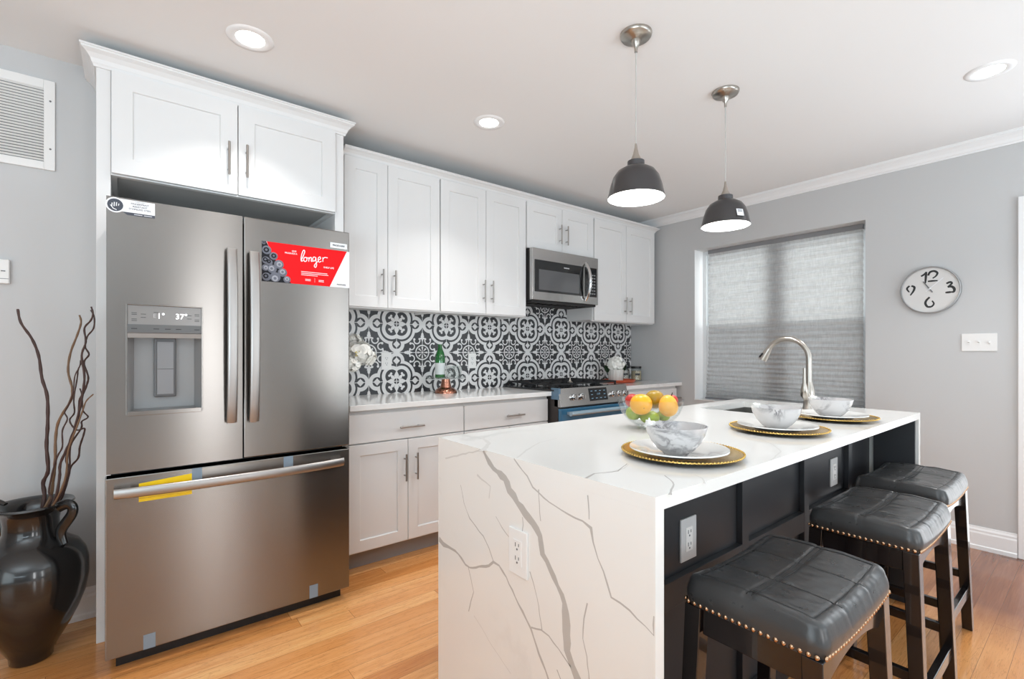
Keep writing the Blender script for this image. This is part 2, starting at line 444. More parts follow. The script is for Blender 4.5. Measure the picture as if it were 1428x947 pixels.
# ------------------------------------------------------------------ room shell
R, YB, YL, CE = 4.08, 3.14, 2.93, 2.507
XL, YF = -3.2, -3.6
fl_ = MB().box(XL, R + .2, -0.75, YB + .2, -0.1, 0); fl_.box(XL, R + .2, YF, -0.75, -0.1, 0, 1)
struct('floor', fl_, [m_floor, plain('added pale grey bounce floor', (205, 205, 205), .95, bump=.4, bscale=300)])  # pale half is added out of view to keep bounced light neutral
struct('ceiling', MB().box(XL, R + .2, YF, YB + .2, CE, CE + 0.1), m_ceil)
struct('wall_back', MB().box(-0.1005, R + .2, YB, YB + 0.15, 0, CE), m_wall)
struct('wall_left', MB().box(XL, -0.1015, YL, YB + 0.15, 0, CE), m_wall)
struct('wall_front', MB().box(XL, R + .2, YF - 0.12, YF, 0, CE), m_wall)
struct('wall_side', MB().box(XL - 0.12, XL, YF, YB, 0, CE), m_wall)
WY0, WY1, WZ0, WZ1 = 1.100, 2.418, 0.765, 2.145
rw = MB(); T = 0.24
rw.box(R, R+T, YF, WY0, 0, CE); rw.box(R, R+T, WY1, YB, 0, CE); rw.box(R, R+T, WY0, WY1, 0, WZ0); rw.box(R, R+T, WY0, WY1, WZ1, CE)
struct('wall_right', rw, m_wall)

def sweep(path, prof, side, mi=0, closed_ends=True):   # path in plan, profile (out, z), out to the given side
    mb = MB(); n = len(path); m = len(prof); v = []
    for i, p in enumerate(path):
        p = Vector(p)
        d0 = (Vector(path[i]) - Vector(path[i-1])).normalized() if i > 0 else None
        d1 = (Vector(path[i+1]) - Vector(path[i])).normalized() if i < n-1 else None
        nr = lambda d: Vector((d.y, -d.x)) * side
        if d0 is None: q = nr(d1)
        elif d1 is None: q = nr(d0)
        else:
            q = nr(d0) + nr(d1); q = q / q.dot(nr(d0))
        for o, z in prof: v.append((p.x + q.x * o, p.y + q.y * o, z))
    f = [(i*m+k, i*m+(k+1)%m, (i+1)*m+(k+1)%m, (i+1)*m+k) for i in range(n-1) for k in range(m)]
    mb.add(v, f + [list(range(m))[::-1], [(n-1)*m+k for k in range(m)]], mi)
    return mb
def crownprof(z0, z1, out):
    h = z1 - z0
    return [(0, z0), (0.008, z0), (0.010, z0+h*.12), (out*.28, z0+h*.20), (out*.38, z0+h*.42), (out*.62, z0+h*.64), (out*.9, z0+h*.78), (out*.92, z0+h*.88), (out, z0+h*.9), (out, z1), (0, z1)]
# crown at the top of the window wall
struct('trim_1', sweep([(R, YB), (R, YF)], crownprof(2.437, CE, 0.062), 1), m_trim)
bbp = [(0, 0), (0.020, 0), (0.020, 0.022), (0.015, 0.028), (0.015, 0.098), (0.011, 0.108), (0.011, 0.118), (0.006, 0.128), (0.004, 0.138), (0, 0.138)]
struct('baseboard_right', sweep([(R, 2.0), (R, 0.352)], bbp, 1), m_trim)
struct('baseboard_left', sweep([(XL, YL), (-0.104, YL)], bbp, 1), m_trim)
# door at the far right edge
dr = MB(); cz = 2.118
for (y0, y1, z0, z1) in ((0.262, 0.350, 0, cz), (-0.64, -0.552, 0, cz), (-0.552, 0.262, cz-0.088, cz)):
    dr.box(R-0.018, R-0.0005, y0, y1, z0, z1)
dcas = struct('door_1', dr, m_trim, bevel=0.004)
dp = MB(); dp.box(R-0.010, R-0.0008, -0.551, 0.261, 0.01, cz-0.089)
obj('door_panel', dp, m_trim, dcas)
# window
wf = MB(); X0 = R + 0.145; X1 = R + 0.205; ymid = (WY0+WY1)/2 + 0.0
def fr(mb, y0, y1, z0, z1, t, x0, x1, mi=0):
    mb.box(x0, x1, y0, y0+t, z0, z1, mi); mb.box(x0, x1, y1-t, y1, z0, z1, mi); mb.box(x0, x1, y0+t, y1-t, z0, z0+t, mi); mb.box(x0, x1, y0+t, y1-t, z1-t, z1, mi)
fr(wf, WY0, WY1, WZ0, WZ1, 0.035, X0, X1)
wf.box(X0, X1, ymid-0.05, ymid+0.05, WZ0+.035, WZ1-.035)
win = struct('window_1', wf, m_sash)
zm = 1.43
gl_m = NB('window glass'); tr = gl_m.N.new('ShaderNodeBsdfTransparent'); tr.inputs[0].default_value = (0.92, 0.95, 0.95, 1); gl_m.L.new(tr.outputs[0], gl_m.out.inputs[0]); m_pane = gl_m.mat
sc_m = NB('insect screen mesh'); tr = sc_m.N.new('ShaderNodeBsdfTransparent'); tr.inputs[0].default_value = (0.60, 0.61, 0.62, 1); sc_m.L.new(tr.outputs[0], sc_m.out.inputs[0]); m_screen = sc_m.mat
for (a, b) in ((WY0+.035, ymid-.05), (ymid+.05, WY1-.035)):
    for (z0, z1, xx) in ((WZ0+.035, zm+.02, 0.0), (zm-.02, WZ1-.035, 0.02)):
        sb = MB(); fr(sb, a, b, z0, z1, 0.032, X0+.005+xx, X0+.025+xx); sash = obj('sash', sb, m_sash, win)
        obj('pane', MB().box(X0+.013+xx, X0+.015+xx, a+.032, b-.032, z0+.032, z1-.032), m_pane, sash)
    obj('insect_screen', MB().box(X0+.052, X0+.053, a, b, WZ0+.035, zm), m_screen, win)
# white drywall return on the far jamb and the sill
obj('jamb_liner', MB().box(R-0.001, X0, WY1-0.004, WY1-0.0005, WZ0, WZ1), m_trim, win)
obj('window_sill', MB().box(R-0.004, X0, WY0, WY1, WZ0, WZ0+0.006), m_trim, win)

# pleated shade hanging in the window recess
def shade_mat():
    nb = NB('grey woven shade fabric'); v, x, y, z = nb.pos('pos')
    wv = nb.noise(nb.vec(y * 90.0, z * 14.0, 0.0), 1.0, 3) * 0.5 + nb.noise(nb.vec(y * 12.0, z * 120.0, 3.0), 1.0, 3) * 0.5
    col = nb.mix(wv, lin((150, 150, 150)), lin((222, 222, 222)))
    d = nb.N.new('ShaderNodeBsdfDiffuse'); nb.L.new(col, d.inputs[0])
    t = nb.N.new('ShaderNodeBsdfTranslucent'); nb.L.new(col, t.inputs[0])
    m = nb.N.new('ShaderNodeMixShader'); m.inputs[0].default_value = 0.28
    nb.L.new(d.outputs[0], m.inputs[1]); nb.L.new(t.outputs[0], m.inputs[2]); nb.L.new(m.outputs[0], nb.out.inputs[0])
    return nb.mat
m_fab = shade_mat()
sx = R + 0.122; sy0, sy1 = WY0 + 0.046, 2.345
prof = []; z = WZ1 - 0.035; zb = WZ0 + 0.02; i = 0
zs = [z]
while z > zb + 0.01:
    z -= 0.024 if z > 1.2 else (0.020 if z > 0.95 else 0.016); zs.append(max(z, zb))
def shade_fn():
    mb = MB(); v = []; nj = 30
    for i, zz in enumerate(zs):
        low = max(0.0, (1.35 - zz) / 0.6)
        amp = 0.007 + 0.004 * low
        for j in range(nj + 1):
            tj = j / nj
            y = sy0 + (sy1 - sy0) * tj
            spread = 0.045 * low ** 1.5                      # lower pleats fan out a little past the cord line
            y += spread * (tj - 0.2) * (1 if tj > .2 else 0.4) * 0.9
            dx = (amp if i % 2 else -amp) + 0.002 * math.sin(i * 1.7 + tj * 5)
            zz2 = zz - 0.014 * low * (1 - tj) * 0.6 + 0.003 * math.sin(tj * 9 + i)
            v.append((sx + dx, min(y, WY1 - 0.012), zz2))
    W = nj + 1
    mb.add(v, [(a*W+b, (a+1)*W+b, (a+1)*W+b+1, a*W+b+1) for a in range(len(zs)-1) for b in range(nj)], 0, False)
    return mb
st = thing('pleated_window_shade', 'grey pleated fabric shade covering the window behind the island', 'window shade', (sx, (sy0+sy1)/2, WZ0+0.01))
obj('pleated_fabric', shade_fn(), m_fab, st, world=True)
obj('head_rail', MB().box(sx-0.016, sx+0.016, sy0, sy1, WZ1-0.036, WZ1-0.001), plain('grey rail', (138, 138, 140), 0.5), st, world=True)
obj('bottom_rail', MB().box(sx-0.012, sx+0.012, sy0, sy1+.03, WZ0+0.008, WZ0+0.022), plain('grey rail lower', (130, 130, 134), 0.5), st, world=True)

# ------------------------------------------------------------------ cabinetry helpers
def shaker(x0, x1, z0, z1, yf, fw=0.070, t=0.02, rec=0.009, mb=None):
    mb = mb or MB()
    def ring(a0, a1, c0, c1, y): return [(a0, y, c0), (a1, y, c0), (a1, y, c1), (a0, y, c1)]
    o = ring(x0, x1, z0, z1, yf); i1 = ring(x0+fw, x1-fw, z0+fw, z1-fw, yf)
    i2 = ring(x0+fw+.002, x1-fw-.002, z0+fw+.002, z1-fw-.002, yf+rec); bk = ring(x0, x1, z0, z1, yf+t)
    v = o + i1 + i2 + bk; f = []
    for k in range(4):
        n = (k+1) % 4
        f += [(k, n, 4+n, 4+k), (4+k, 4+n, 8+n, 8+k), (n, k, 12+k, 12+n)]
    f += [(8, 9, 10, 11), (15, 14, 13, 12)]
    return mb.add(v, f)
def slabfront(x0, x1, z0, z1, yf, t=0.02): return MB().box(x0, x1, yf, yf+t, z0, z1)
def pull(x, z, yf, L=0.155, vertical=True, r=0.0055, parent=None):
    mb = MB(); h = L / 2; p = 0.048; s = 0.030
    if vertical:
        mb.tube([(x, yf-s, z-h), (x, yf-s, z+h)], r, 10)
        for q in (-p, p): mb.tube([(x, yf, z+q), (x, yf-s, z+q)], r*.75, 8)
    else:
        mb.tube([(x-h, yf-s, z), (x+h, yf-s, z)], r, 10)
        for q in (-p, p): mb.tube([(x+q, yf, z), (x+q, yf-s, z)], r*.75, 8)
    return obj('handle', mb, m_pullm, parent, world=True, label='satin nickel bar pull')
def door(parent, x0, x1, z0, z1, yf, hx=None, hz=None, fw=0.070):
    d = obj('door', shaker(x0, x1, z0, z1, yf, fw), m_cab, parent, bevel=0.0015, world=True)
    if hx is not None: pull(hx, hz, yf, parent=d)
    return d

# fridge surround and cabinet above it
YP = 2.6386
fc = thing('refrigerator_surround_cabinet', 'tall white cabinet surround with two doors above the refrigerator and crown on top', 'cabinet', (0.41, YP+.25, 0))
obj('side_panel', MB().box(-0.1015, -0.055, YP, YL-0.002, 0, 2.40), m_cab, fc, bevel=.0015, world=True)
obj('side_panel', MB().box(0.877, 0.923, YP, YB-0.002, 0, 2.40), m_cab, fc, bevel=.0015, world=True)
cb = MB().box(-0.0545, 0.8765, YP+.002, YB-.002, 1.975, 2.40); cb.box(-0.0545, 0.8765, YP+.002, YP+.03, 1.957, 1.975); cb.box(-.0545, -.035, YP+.03, YB-.01, 1.957, 1.975); cb.box(.857, .8765, YP+.03, YB-.01, 1.957, 1.975)
obj('body', cb, [m_cab], fc, world=True)
obj('underside', MB().box(-0.034, 0.856, YP+.031, YB-.012, 1.970, 1.9745), m_undr, fc, world=True, label='grey unfinished cabinet underside')
door(fc, -0.052, 0.4105, 1.962, 2.392, YP-.020, 0.372, 2.12); door(fc, 0.4145, 0.874, 1.962, 2.392, YP-.020, 0.447, 2.122)
obj('crown', sweep([(-0.1015, YL-.003), (-0.1015, YP), (0.923, YP), (0.923, YB-.01)], crownprof(2.392, 2.462, 0.050), 1), m_cab, fc, world=True)

# wall cabinets
YU = 2.80; UB, UT = 1.480, 2.365
units = [(0.925, 1.6215, UB, [(0.985, 1.2515, 1.213), (1.2545, 1.618, 1.293)], 1.634, 'white two-door wall cabinet nearest the refrigerator, above the green bottle'),
         (1.6225, 2.3715, UB, [(1.627, 1.994, 1.970), (1.998, 2.367, 2.040)], 1.638, 'white two-door wall cabinet just left of the microwave'),
         (2.3725, 3.1345, 2.005, [(2.379, 2.752, 2.720), (2.756, 3.128, 2.793)], 2.15, 'short white two-door wall cabinet above the microwave'),
         (3.1355, 4.012, UB, [(3.141, 3.573, 3.549), (3.577, 4.008, 3.622)], 1.625, 'white two-door wall cabinet at the right end near the window')]
for x0, x1, z0, ds, hz, lab in units:
    t = thing('wall_cabinet', lab, 'cabinet', ((x0+x1)/2, YU+.2, z0), group='wall cabinets above the counter')
    bd = MB(); bd.box(x0, x1, YU+.0205, YB-.011, z0+.006, UT+.02)
    if z0 < 1.6:
        bd.box(x0, x1, YU+.0205, YU+.04, z0-.008, z0+.006); bd.box(x1-.018, x1, YU+.04, YB-.011, z0-.008, z0+.006)
    obj('body', bd, m_cab, t, world=True)
    for a, b, hx in ds: door(t, a, b, z0, UT-.004, YU, hx, hz, 0.066)
single('crown_moulding', sweep([(0.980, YU+.020), (4.012, YU+.020), (4.012, YB-.002)], crownprof(2.356, 2.409, 0.050), 1), m_cab, 'long white crown moulding running along the top of the wall cabinets', 'moulding')

# base cabinets
YD = 2.575; CT = 0.921
def base_unit(x0, x1, lab, drawer, doors, hx, kick=True, right_gap=0.0):
    t = thing('base_cabinet', lab, 'cabinet', ((x0+x1)/2, YD+.25, 0), group='base cabinets along the back wall')
    obj('body', MB().box(x0, x1, YD+.0205, YB-.011, .105, .8895), m_cab, t, world=True)
    obj('toe_kick', MB().box(x0, x1, YD+.085, YD+.10, 0, .105), m_kick, t, world=True, label='grey toe kick')
    d = obj('drawer', slabfront(drawer[0], drawer[1], .7085, .866, YD), m_cab, t, bevel=.002, world=True); pull(hx, .777, YD, vertical=False, parent=d)
    for a, b, h in doors: door(t, a, b, .115, .7015, YD, h, .543, .062)
    return t
base_unit(0.925, 1.6645, 'white base cabinet with one drawer and two doors beside the refrigerator', (0.930, 1.661), [(0.930, 1.2755, 1.2525), (1.2795, 1.661, 1.325)], 1.292)
base_unit(1.6655, 2.3935, 'white base cabinet with one wide drawer between the island end and the range', (1.669, 2.386), [(1.669, 2.026, 2.0), (2.03, 2.386, 2.07)], 2.066)
base_unit(3.1755, 4.045, 'white base cabinet right of the range, partly behind the fruit bowl', (3.19, 4.035), [(3.19, 3.61, 3.58), (3.614, 4.035, 3.64)], 3.99)
single('countertop', MB().box(0.925, 2.3955, 2.545, YB-.0105, CT-.031, CT), m_quartz_ctr, 'white quartz countertop between the refrigerator and the range', 'countertop', bevel=.002)
single('countertop', MB().box(3.1735, R-.001, 2.545, YB-.0105, CT-.031, CT), m_quartz_ctr, 'short white quartz countertop in the corner right of the range', 'countertop', bevel=.002)
bs = MB(); bs.box(0.925, R-.005, YB-.010, YB-.0005, CT-.01, 1.60)
single('tile_backsplash', bs, m_tile, 'black and white ornamental patterned tile backsplash behind the counter', 'backsplash')

# outlets ------------------------------------------------------------
def outlet_local(two=True, wide=0.073, hgt=0.117, toggles=0):
    """faces -Y, centred at the origin"""
    t = []
    p = MB().box(-wide/2, wide/2, -0.006, 0, -hgt/2, hgt/2)
    dc = MB(); sl = MB()
    if toggles:
        for i in range(toggles):
            xx = (i - (toggles-1)/2) * 0.046
            dc.box(xx-.006, xx+.006, -.0075, -.006, -.013, .013)
            sl.obox((xx, -.007, .002), (xx, -.018, (.006 if i < 2 else -.006)), .007, .007)
            if i == toggles - 1: sl.box(xx-.010, xx+.010, -.0078, -.0068, -.016, -.013, 1)
    else:
        dc.box(-.017, .017, -.0078, -.006, -.034, .034)
        for s in (-.018, .018):
            sl.box(-.008, -.0055, -.0086, -.0078, s-.002, s+.009, 1); sl.box(.0055, .008, -.0086, -.0078, s, s+.008, 1)
            sl.lathe([(0, -.0086), (.003, -.0086), (.003, -.0078)], (0, 0, s-.008), 8, 1, axis='y')
    return p, dc, sl
def outlet(name, cat, lab, loc, rz, mat=None, **kw):
    t = thing(name, lab, cat, loc, rz); p, dc, sl = outlet_local(**kw)
    obj('cover_plate', p, mat or m_white, t, bevel=.0015)
    if kw.get('toggles'):
        for i in range(kw['toggles']):
            xx = (i - (kw['toggles']-1)/2) * 0.046
            o = obj('switch', MB().box(xx-.006, xx+.006, -.0075, -.006, -.013, .013), m_white, t)
            tg = MB().obox((xx, -.007, .002), (xx, -.018, (.006 if i < 2 else -.006)), .007, .007); obj('toggle', tg, m_white, o)
    else:
        o = obj('receptacle', dc, m_white, t); obj('slots', sl, [m_white, m_whited], o)
    return t
outlet('wall_outlet', 'outlet', 'pale outlet on the patterned backsplash beside the peony flowers', (1.388, YB-.0104, 1.145), 0)
outlet('wall_outlet', 'outlet', 'pale outlet on the patterned backsplash right of the green bottle', (2.094, YB-.0104, 1.139), 0)
outlet('light_switch_plate', 'light switch', 'white triple toggle switch plate on the grey wall below the clock', (R-.0004, 0.516, 1.268), -PI/2, wide=0.158, hgt=0.108, toggles=3)
outlet('wall_outlet', 'outlet', 'white outlet low on the grey wall behind the farthest stool', (R-.0004, 0.708, 0.395), -PI/2)

# ------------------------------------------------------------------ refrigerator
FX0, FX1, FY = -0.062, 0.852, 2.353
fr_ = thing('refrigerator', 'large stainless steel french-door refrigerator with ice dispenser and bottom freezer', 'refrigerator', (0.395, 2.72, 0))
obj('body', MB().box(-0.045, 0.835, FY+.085, 3.08, 0.03, 1.765), plain('grey fridge cabinet', (120, 118, 116), 0.5), fr_, world=True)
obj('base_grille', MB().box(-0.035, 0.825, FY+.05, FY+.10, 0.0, 0.052), m_black, fr_, world=True, label='black base grille')
obj('gasket', MB().box(-0.05, 0.84, FY+.066, FY+.0845, 0.06, 1.78), m_gasket, fr_, world=True, label='dark rubber gasket')
DX0, DX1, DZ0, DZ1 = 0.0, 0.238, 0.975, 1.392
def door_holed():
    mb = MB(); x0, x1, z0, z1 = FX0, 0.3875, 0.752, 1.797; y0, y1 = FY, FY+.065
    xs = [x0, DX0, DX1, x1]; zs_ = [z0, DZ0, DZ1, z1]
    for i in range(3):
        for j in range(3):
            if i == 1 and j == 1: continue
            mb.add([(xs[i], y0, zs_[j]), (xs[i+1], y0, zs_[j]), (xs[i+1], y0, zs_[j+1]), (xs[i], y0, zs_[j+1])], [(0,1,2,3)])
    mb.add([(x0,y1,z0),(x1,y1,z0),(x1,y1,z1),(x0,y1,z1)], [(3,2,1,0)])
    for (a, b) in (((x0,z0),(x1,z0)), ((x1,z0),(x1,z1)), ((x1,z1),(x0,z1)), ((x0,z1),(x0,z0))):
        mb.add([(a[0],y0,a[1]),(a[0],y1,a[1]),(b[0],y1,b[1]),(b[0],y0,b[1])], [(0,1,2,3)])
    return mb
dl = obj('door', door_holed(), m_ss, fr_, world=True)
drr = obj('door', MB().box(0.3925, FX1, FY, FY+.065, 0.752, 1.797), m_ss, fr_, bevel=.004, world=True)
fz = obj('freezer_drawer', MB().box(FX0-.004, FX1, FY, FY+.065, 0.054, 0.736), m_ss, fr_, bevel=.004, world=True)
# dispenser
dm = MB(); dy = FY + 0.062
dm.add([(DX0,FY,1.28),(DX1,FY,1.28),(DX1,FY,DZ0),(DX0,FY,DZ0),(DX0+.02,dy,1.28),(DX1-.02,dy,1.28),(DX1-.02,dy,DZ0+.012),(DX0+.02,dy,DZ0+.012)],
       [(4,5,6,7),(0,4,7,3),(1,2,6,5),(3,7,6,2),(0,1,5,4)])
disp = obj('dispenser_recess', dm, m_recess, dl, world=True, label='grey plastic dispenser recess')
obj('display_panel', MB().box(DX0, DX1, FY-.002, FY+.03, 1.285, DZ1), m_panelgl, dl, bevel=.002, world=True, label='grey glass display panel')
ip = MB(); ip.box(DX0, DX1, FY-.0035, FY-.0021, 1.287, 1.318, 0); ip.box(DX0, DX1, FY-.003, FY, 1.266, 1.284, 1)
obj('button_strip', ip, [plain('dark display strip', (88, 88, 88), 0.3), plain('panel lower lip', (128, 120, 114), .4, .6)], dl, world=True)
tx = MB(); gy = FY - .0026; m_digit = emit('display digits', (255, 255, 255), 1.6)
for s_, xx, nm_ in (('1\u00b0', .103, 'freezer_temperature'), ('37\u00b0', .170, 'fridge_temperature')):
    obj(nm_, text_mb(s_, .030, M_front(xx, gy, 1.352), 0), m_digit, dl, world=True, label='white lit digits')
join(tx, text_mb('E', .022, M_front(.083, gy, 1.352), 1))
for xx, zz in ((.02, 1.362), (.02, 1.356), (.02, 1.338), (.02, 1.332), (.048, 1.358), (.048, 1.345), (.196, 1.358), (.196, 1.345), (.222, 1.364), (.222, 1.358), (.222, 1.342), (.222, 1.336), (.088, 1.366)):
    tx.box(xx-.008, xx+.008, gy-.0001, gy, zz-.001, zz+.001, 2)
for xx in (.02, .088, .125, .16, .222): tx.box(xx-.009, xx+.009, FY-.0038, FY-.0036, 1.300, 1.303, 2)
obj('display_captions', tx, [m_digit, plain('ghost digit', (165, 165, 165), .4), m_ink], dl, world=True, label='small dark captions')
cz_ = MB(); cxm = (DX0+DX1)/2
cz_.box(cxm-.036, cxm+.036, dy-.022, dy-.001, 1.030, 1.268); obj('chute_frame', cz_, plain('chute frame grey', (84, 83, 84), .3), dl, bevel=.004, world=True)
pd = MB(); pd.box(cxm-.027, cxm+.027, dy-.030, dy-.0225, 1.042, 1.252); pd.box(cxm-.027, cxm+.027, dy-.0308, dy-.030, 1.142, 1.1435, 1)
obj('paddle', pd, [plain('paddle grey', (124, 124, 126), .3), m_gasket], dl, bevel=.001, world=True)
nz = MB(); nz.box(cxm-.034, cxm+.034, dy-.045, dy-.020, 1.268, 1.2795); obj('nozzle', nz, m_chrome, dl, world=True, label='chrome nozzle bar')
fm = MB(); fr(fm, 0, 0, 0, 0, 0, 0, 0)
fm = MB(); e = .005
for a in ((DX0-e, DX0, DZ0-e, DZ1+e), (DX1, DX1+e, DZ0-e, DZ1+e), (DX0, DX1, DZ1, DZ1+e), (DX0, DX1, DZ0-e-.004, DZ0+.008)):
    fm.box(a[0], a[1], FY-.004, FY+.002, a[2], a[3])
obj('dispenser_bezel', fm, m_ss, dl, bevel=.0012, world=True)
def bow_v(x, z0, z1, parent):
    mb = MB(); n = 20; pts = []
    def f(i, j):
        z = z0 + (z1-z0) * i
        d = 0.028 + 0.030 * math.sin(PI * min(1, max(0, i))) ** 0.6
        a = 2*PI*j; return (x + 0.0195 * (abs(math.cos(a))**.6) * (1 if math.cos(a) > 0 else -1), FY - d + 0.0085 * (abs(math.sin(a))**.7) * (1 if math.sin(a) > 0 else -1), z)
    mb.grid(f, n, 16)
    for zz, s in ((z0, -1), (z1, 1)):
        mb.box(x-.016, x+.016, FY-.036, FY, zz-.003 if s > 0 else zz, zz if s > 0 else zz+.003)
    ring0 = [f(0, k/16) for k in range(16)]; ring1 = [f(1, k/16) for k in range(16)]
    mb.poly(ring0); mb.poly(ring1)
    for zz in (z0+.03, z1-.03): mb.box(x-.010, x+.010, FY-.035, FY, zz-.014, zz+.014)
    return obj('handle', mb, m_ss_v, parent, world=True)
bow_v(0.3425, 0.912, 1.648, dl); bow_v(0.4265, 0.908, 1.645, drr)
def bow_h(parent):
    mb = MB(); x0, x1, z = -0.040, 0.815, 0.681
    def f(i, j):
        x = x0 + (x1-x0)*i; d = 0.026 + 0.036 * math.sin(PI*i) ** 0.6; a = 2*PI*j
        return (x, FY - d + .009 * math.sin(a), z + .0195 * (abs(math.cos(a))**.7) * (1 if math.cos(a) > 0 else -1))
    mb.grid(f, 28, 16); mb.poly([f(0, k/16) for k in range(16)]); mb.poly([f(1, k/16) for k in range(16)])
    for xx in (x0+.035, x1-.035): mb.box(xx-.014, xx+.014, FY-.034, FY, z-.010, z+.010)
    return obj('handle', mb, m_ss_v, parent, world=True)
bow_h(fz)
yt = MB(); yt.box(0.034, 0.205, FY-.0012, FY-.0003, 0.632, 0.645); yt.slab([(0.034, FY-.0012, 0.646), (0.205, FY-.0012, 0.646), (0.205, FY-.0012, .716), (0.034, FY-.0012, .703)], (0, .0009, 0))
obj('yellow_tape', yt, m_yel, fz, world=True, label='yellow tape strip under the freezer handle')
for (x0, x1, z0, z1) in ((0.048, 0.086, 0.056, 0.112), (0.664, 0.702, 0.056, 0.116), (0.205, 0.240, 0.655, 0.735), (0.552, 0.592, 0.665, 0.735)):
    obj('tape_piece', MB().box(x0, x1, FY-.0010, FY-.0003, z0, z1), m_tape, fz, world=True, label='small blue grey tape piece')
# stickers
g = FY - .0008
sk = MB(); sk.box(-0.028, 0.084, g, FY-.0002, 1.745, 1.792, 0)
sk.lathe([(0, g-.0002-FY), (.0285, g-.0002-FY), (.0285, 0)], (-0.036, FY, 1.766), 28, 0, axis='y', smooth=False)
sk.lathe([(0, g-.0005-FY), (.0235, g-.0005-FY), (.0235, -.0002)], (-0.036, FY, 1.766), 28, 1, axis='y', smooth=False)
for i in range(4):
    sk.tube([(-.046+i*.0065, g-.0007, 1.758+.002*i), (-.046+i*.0065+.001, g-.0007, 1.774+(.002 if i in (1,2) else -.002))], .0016, 6, 0)
sk.tube([(-.050, g-.0007, 1.764), (-.042, g-.0007, 1.752), (-.032, g-.0007, 1.748)], .0016, 6, 0)
sk.slab([(-.014, g, 1.744), (.084, g, 1.744), (.084, g, 1.734), (.0, g, 1.734)], (0, .0006, 0), 1)
for s_, zz in (('FINGERPRINT', 1.779), ('RESISTANT', 1.769), ('STAINLESS STEEL', 1.759)): join(sk, text_mb(s_, .0092, M_front(.038, g-.0003, zz), 1, bold=.00015))
for k in range(2): sk.box(.02+k*.03, .045+k*.03, g-.0004, g, 1.738, 1.740, 0)
sk.box(.022, .054, g-.0003, g, 1.787, 1.788, 1)
obj('fingerprint_sticker', sk, [m_prw, m_prk], dl, world=True, label='white and dark sticker reading FINGERPRINT RESISTANT STAINLESS STEEL')
rs = MB(); A, B, C0, C1 = 0.462, 0.851, 1.524, 1.702
rs.slab([(A, g, C0), (B, g, C0), (B, g, C1), (A, g, C1)], (0, .0006, 0), 1)
rs.slab([(A+.02, g-.0003, C1), (B-.012, g-.0003, C1), (0.757, g-.0003, C0), (A+.115, g-.0003, C0), (A+.06, g-.0003, 1.60)], (0, .0003, 0), 0)
rs.slab([(A, g-.0004, C0), (A+.122, g-.0004, C0), (A+.085, g-.0004, 1.565), (A+.045, g-.0004, 1.645), (A+.018, g-.0004, 1.702), (A, g-.0004, 1.702)], (0, .0002, 0), 3)
rnd = random.Random(3)
for (bx, bz, br) in ((.015,1.664,.020),(.048,1.640,.018),(.006,1.618,.017),(.030,1.610,.015),(.070,1.605,.021),(.042,1.582,.020),(.085,1.570,.020),(.014,1.545,.019),(.055,1.545,.023),(.104,1.540,.016),(.006,1.695,.008),(.012,1.585,.015)):
    bx = max(bx, br*.72 if bx > .01 else br*.4); x_ = A + max(bx, br); z_ = max(bz, C0 + br)
    rs.lathe([(0, -.0016), (br*.7, -.0016), (br*.92, -.0014), (br, -.0009)], (x_, FY, z_), 20, 2, axis='y', smooth=False)
    rs.lathe([(br*.28, -.0019), (br*.55, -.0021), (br*.60, -.0017)], (x_+br*.15*rnd.uniform(-1, 1), FY, z_+br*.3*rnd.uniform(-1, 1)), 8, 3 if rnd.random() < .6 else 4, axis='y', smooth=False)
yy = g - .0009
def script_word(mb):
    for st_ in ([(690,420),(715,370),(737,305),(722,286),(700,330),(686,400),(692,436),(715,428)], [(762,388),(738,385),(722,410),(735,440),(760,433),(768,405),(755,386),(788,396)],
               [(797,383),(792,442)], [(793,412),(815,386),(830,396),(826,438),(848,434)], [(885,386),(860,380),(846,405),(856,436),(880,424),(890,386),(893,440),(900,490),(886,522),(868,505),(885,470),(922,436)],
               [(925,420),(955,402),(946,379),(926,390),(920,422),(936,450),(966,436)], [(984,384),(987,410),(985,446)], [(986,408),(1010,386),(1052,392)]):
        q = [Vector(atY(350+a/9.848, 320+b/9.848, FY)) for a, b in st_]; sp = []
        for i in range(len(q)-1):
            a0_, a1_, a2_, a3_ = q[max(i-1, 0)], q[i], q[i+1], q[min(i+2, len(q)-1)]
            for k in range(5):
                t = k/5; sp.append(.5*((2*a1_)+(-a0_+a2_)*t+(2*a0_-5*a1_+4*a2_-a3_)*t*t+(-a0_+3*a1_-3*a2_+a3_)*t**3))
        sp.append(q[-1]); b0 = len(mb.v); mb.tube(sp, [.0019]*len(sp), 8, 1)
        for k in range(b0, len(mb.v)): x_, y_, z_ = mb.v[k]; mb.v[k] = (x_, yy + (y_-FY)*.12, z_)
script_word(rs)
join(rs, text_mb('GIVE', .0095, M_front(.596, yy, 1.672), 1, bold=.0002)); join(rs, text_mb('PRODUCE A', .0095, M_front(.583, yy, 1.661), 1, bold=.0002))
join(rs, text_mb('SHELF LIFE', .0105, M_front(.752, yy, 1.613), 1, bold=.0002))
for k, (a, b) in enumerate(((.627, .745), (.627, .75), (.627, .70))): rs.box(a, b, yy-.0001, yy, 1.582-k*.0075, 1.5845-k*.0075, 1)
for a in (.645, .705):
    for k in range(2): rs.box(a, a+.024, yy-.0001, yy, 1.548-k*.006, 1.5505-k*.006, 1)
rs.box(.687, .6878, yy-.0001, yy, 1.538, 1.558, 1)
join(rs, text_mb('FRIGIDAIRE', .0085, M_front(.812, yy, 1.537), 3, bold=.0002))
obj('promotional_sticker', rs, [m_red, m_prw, m_berry, m_berryd, plain('berry bloom', (150, 152, 160), .5)], drr, world=True, label='red and white sticker with dark berries and the word longer')
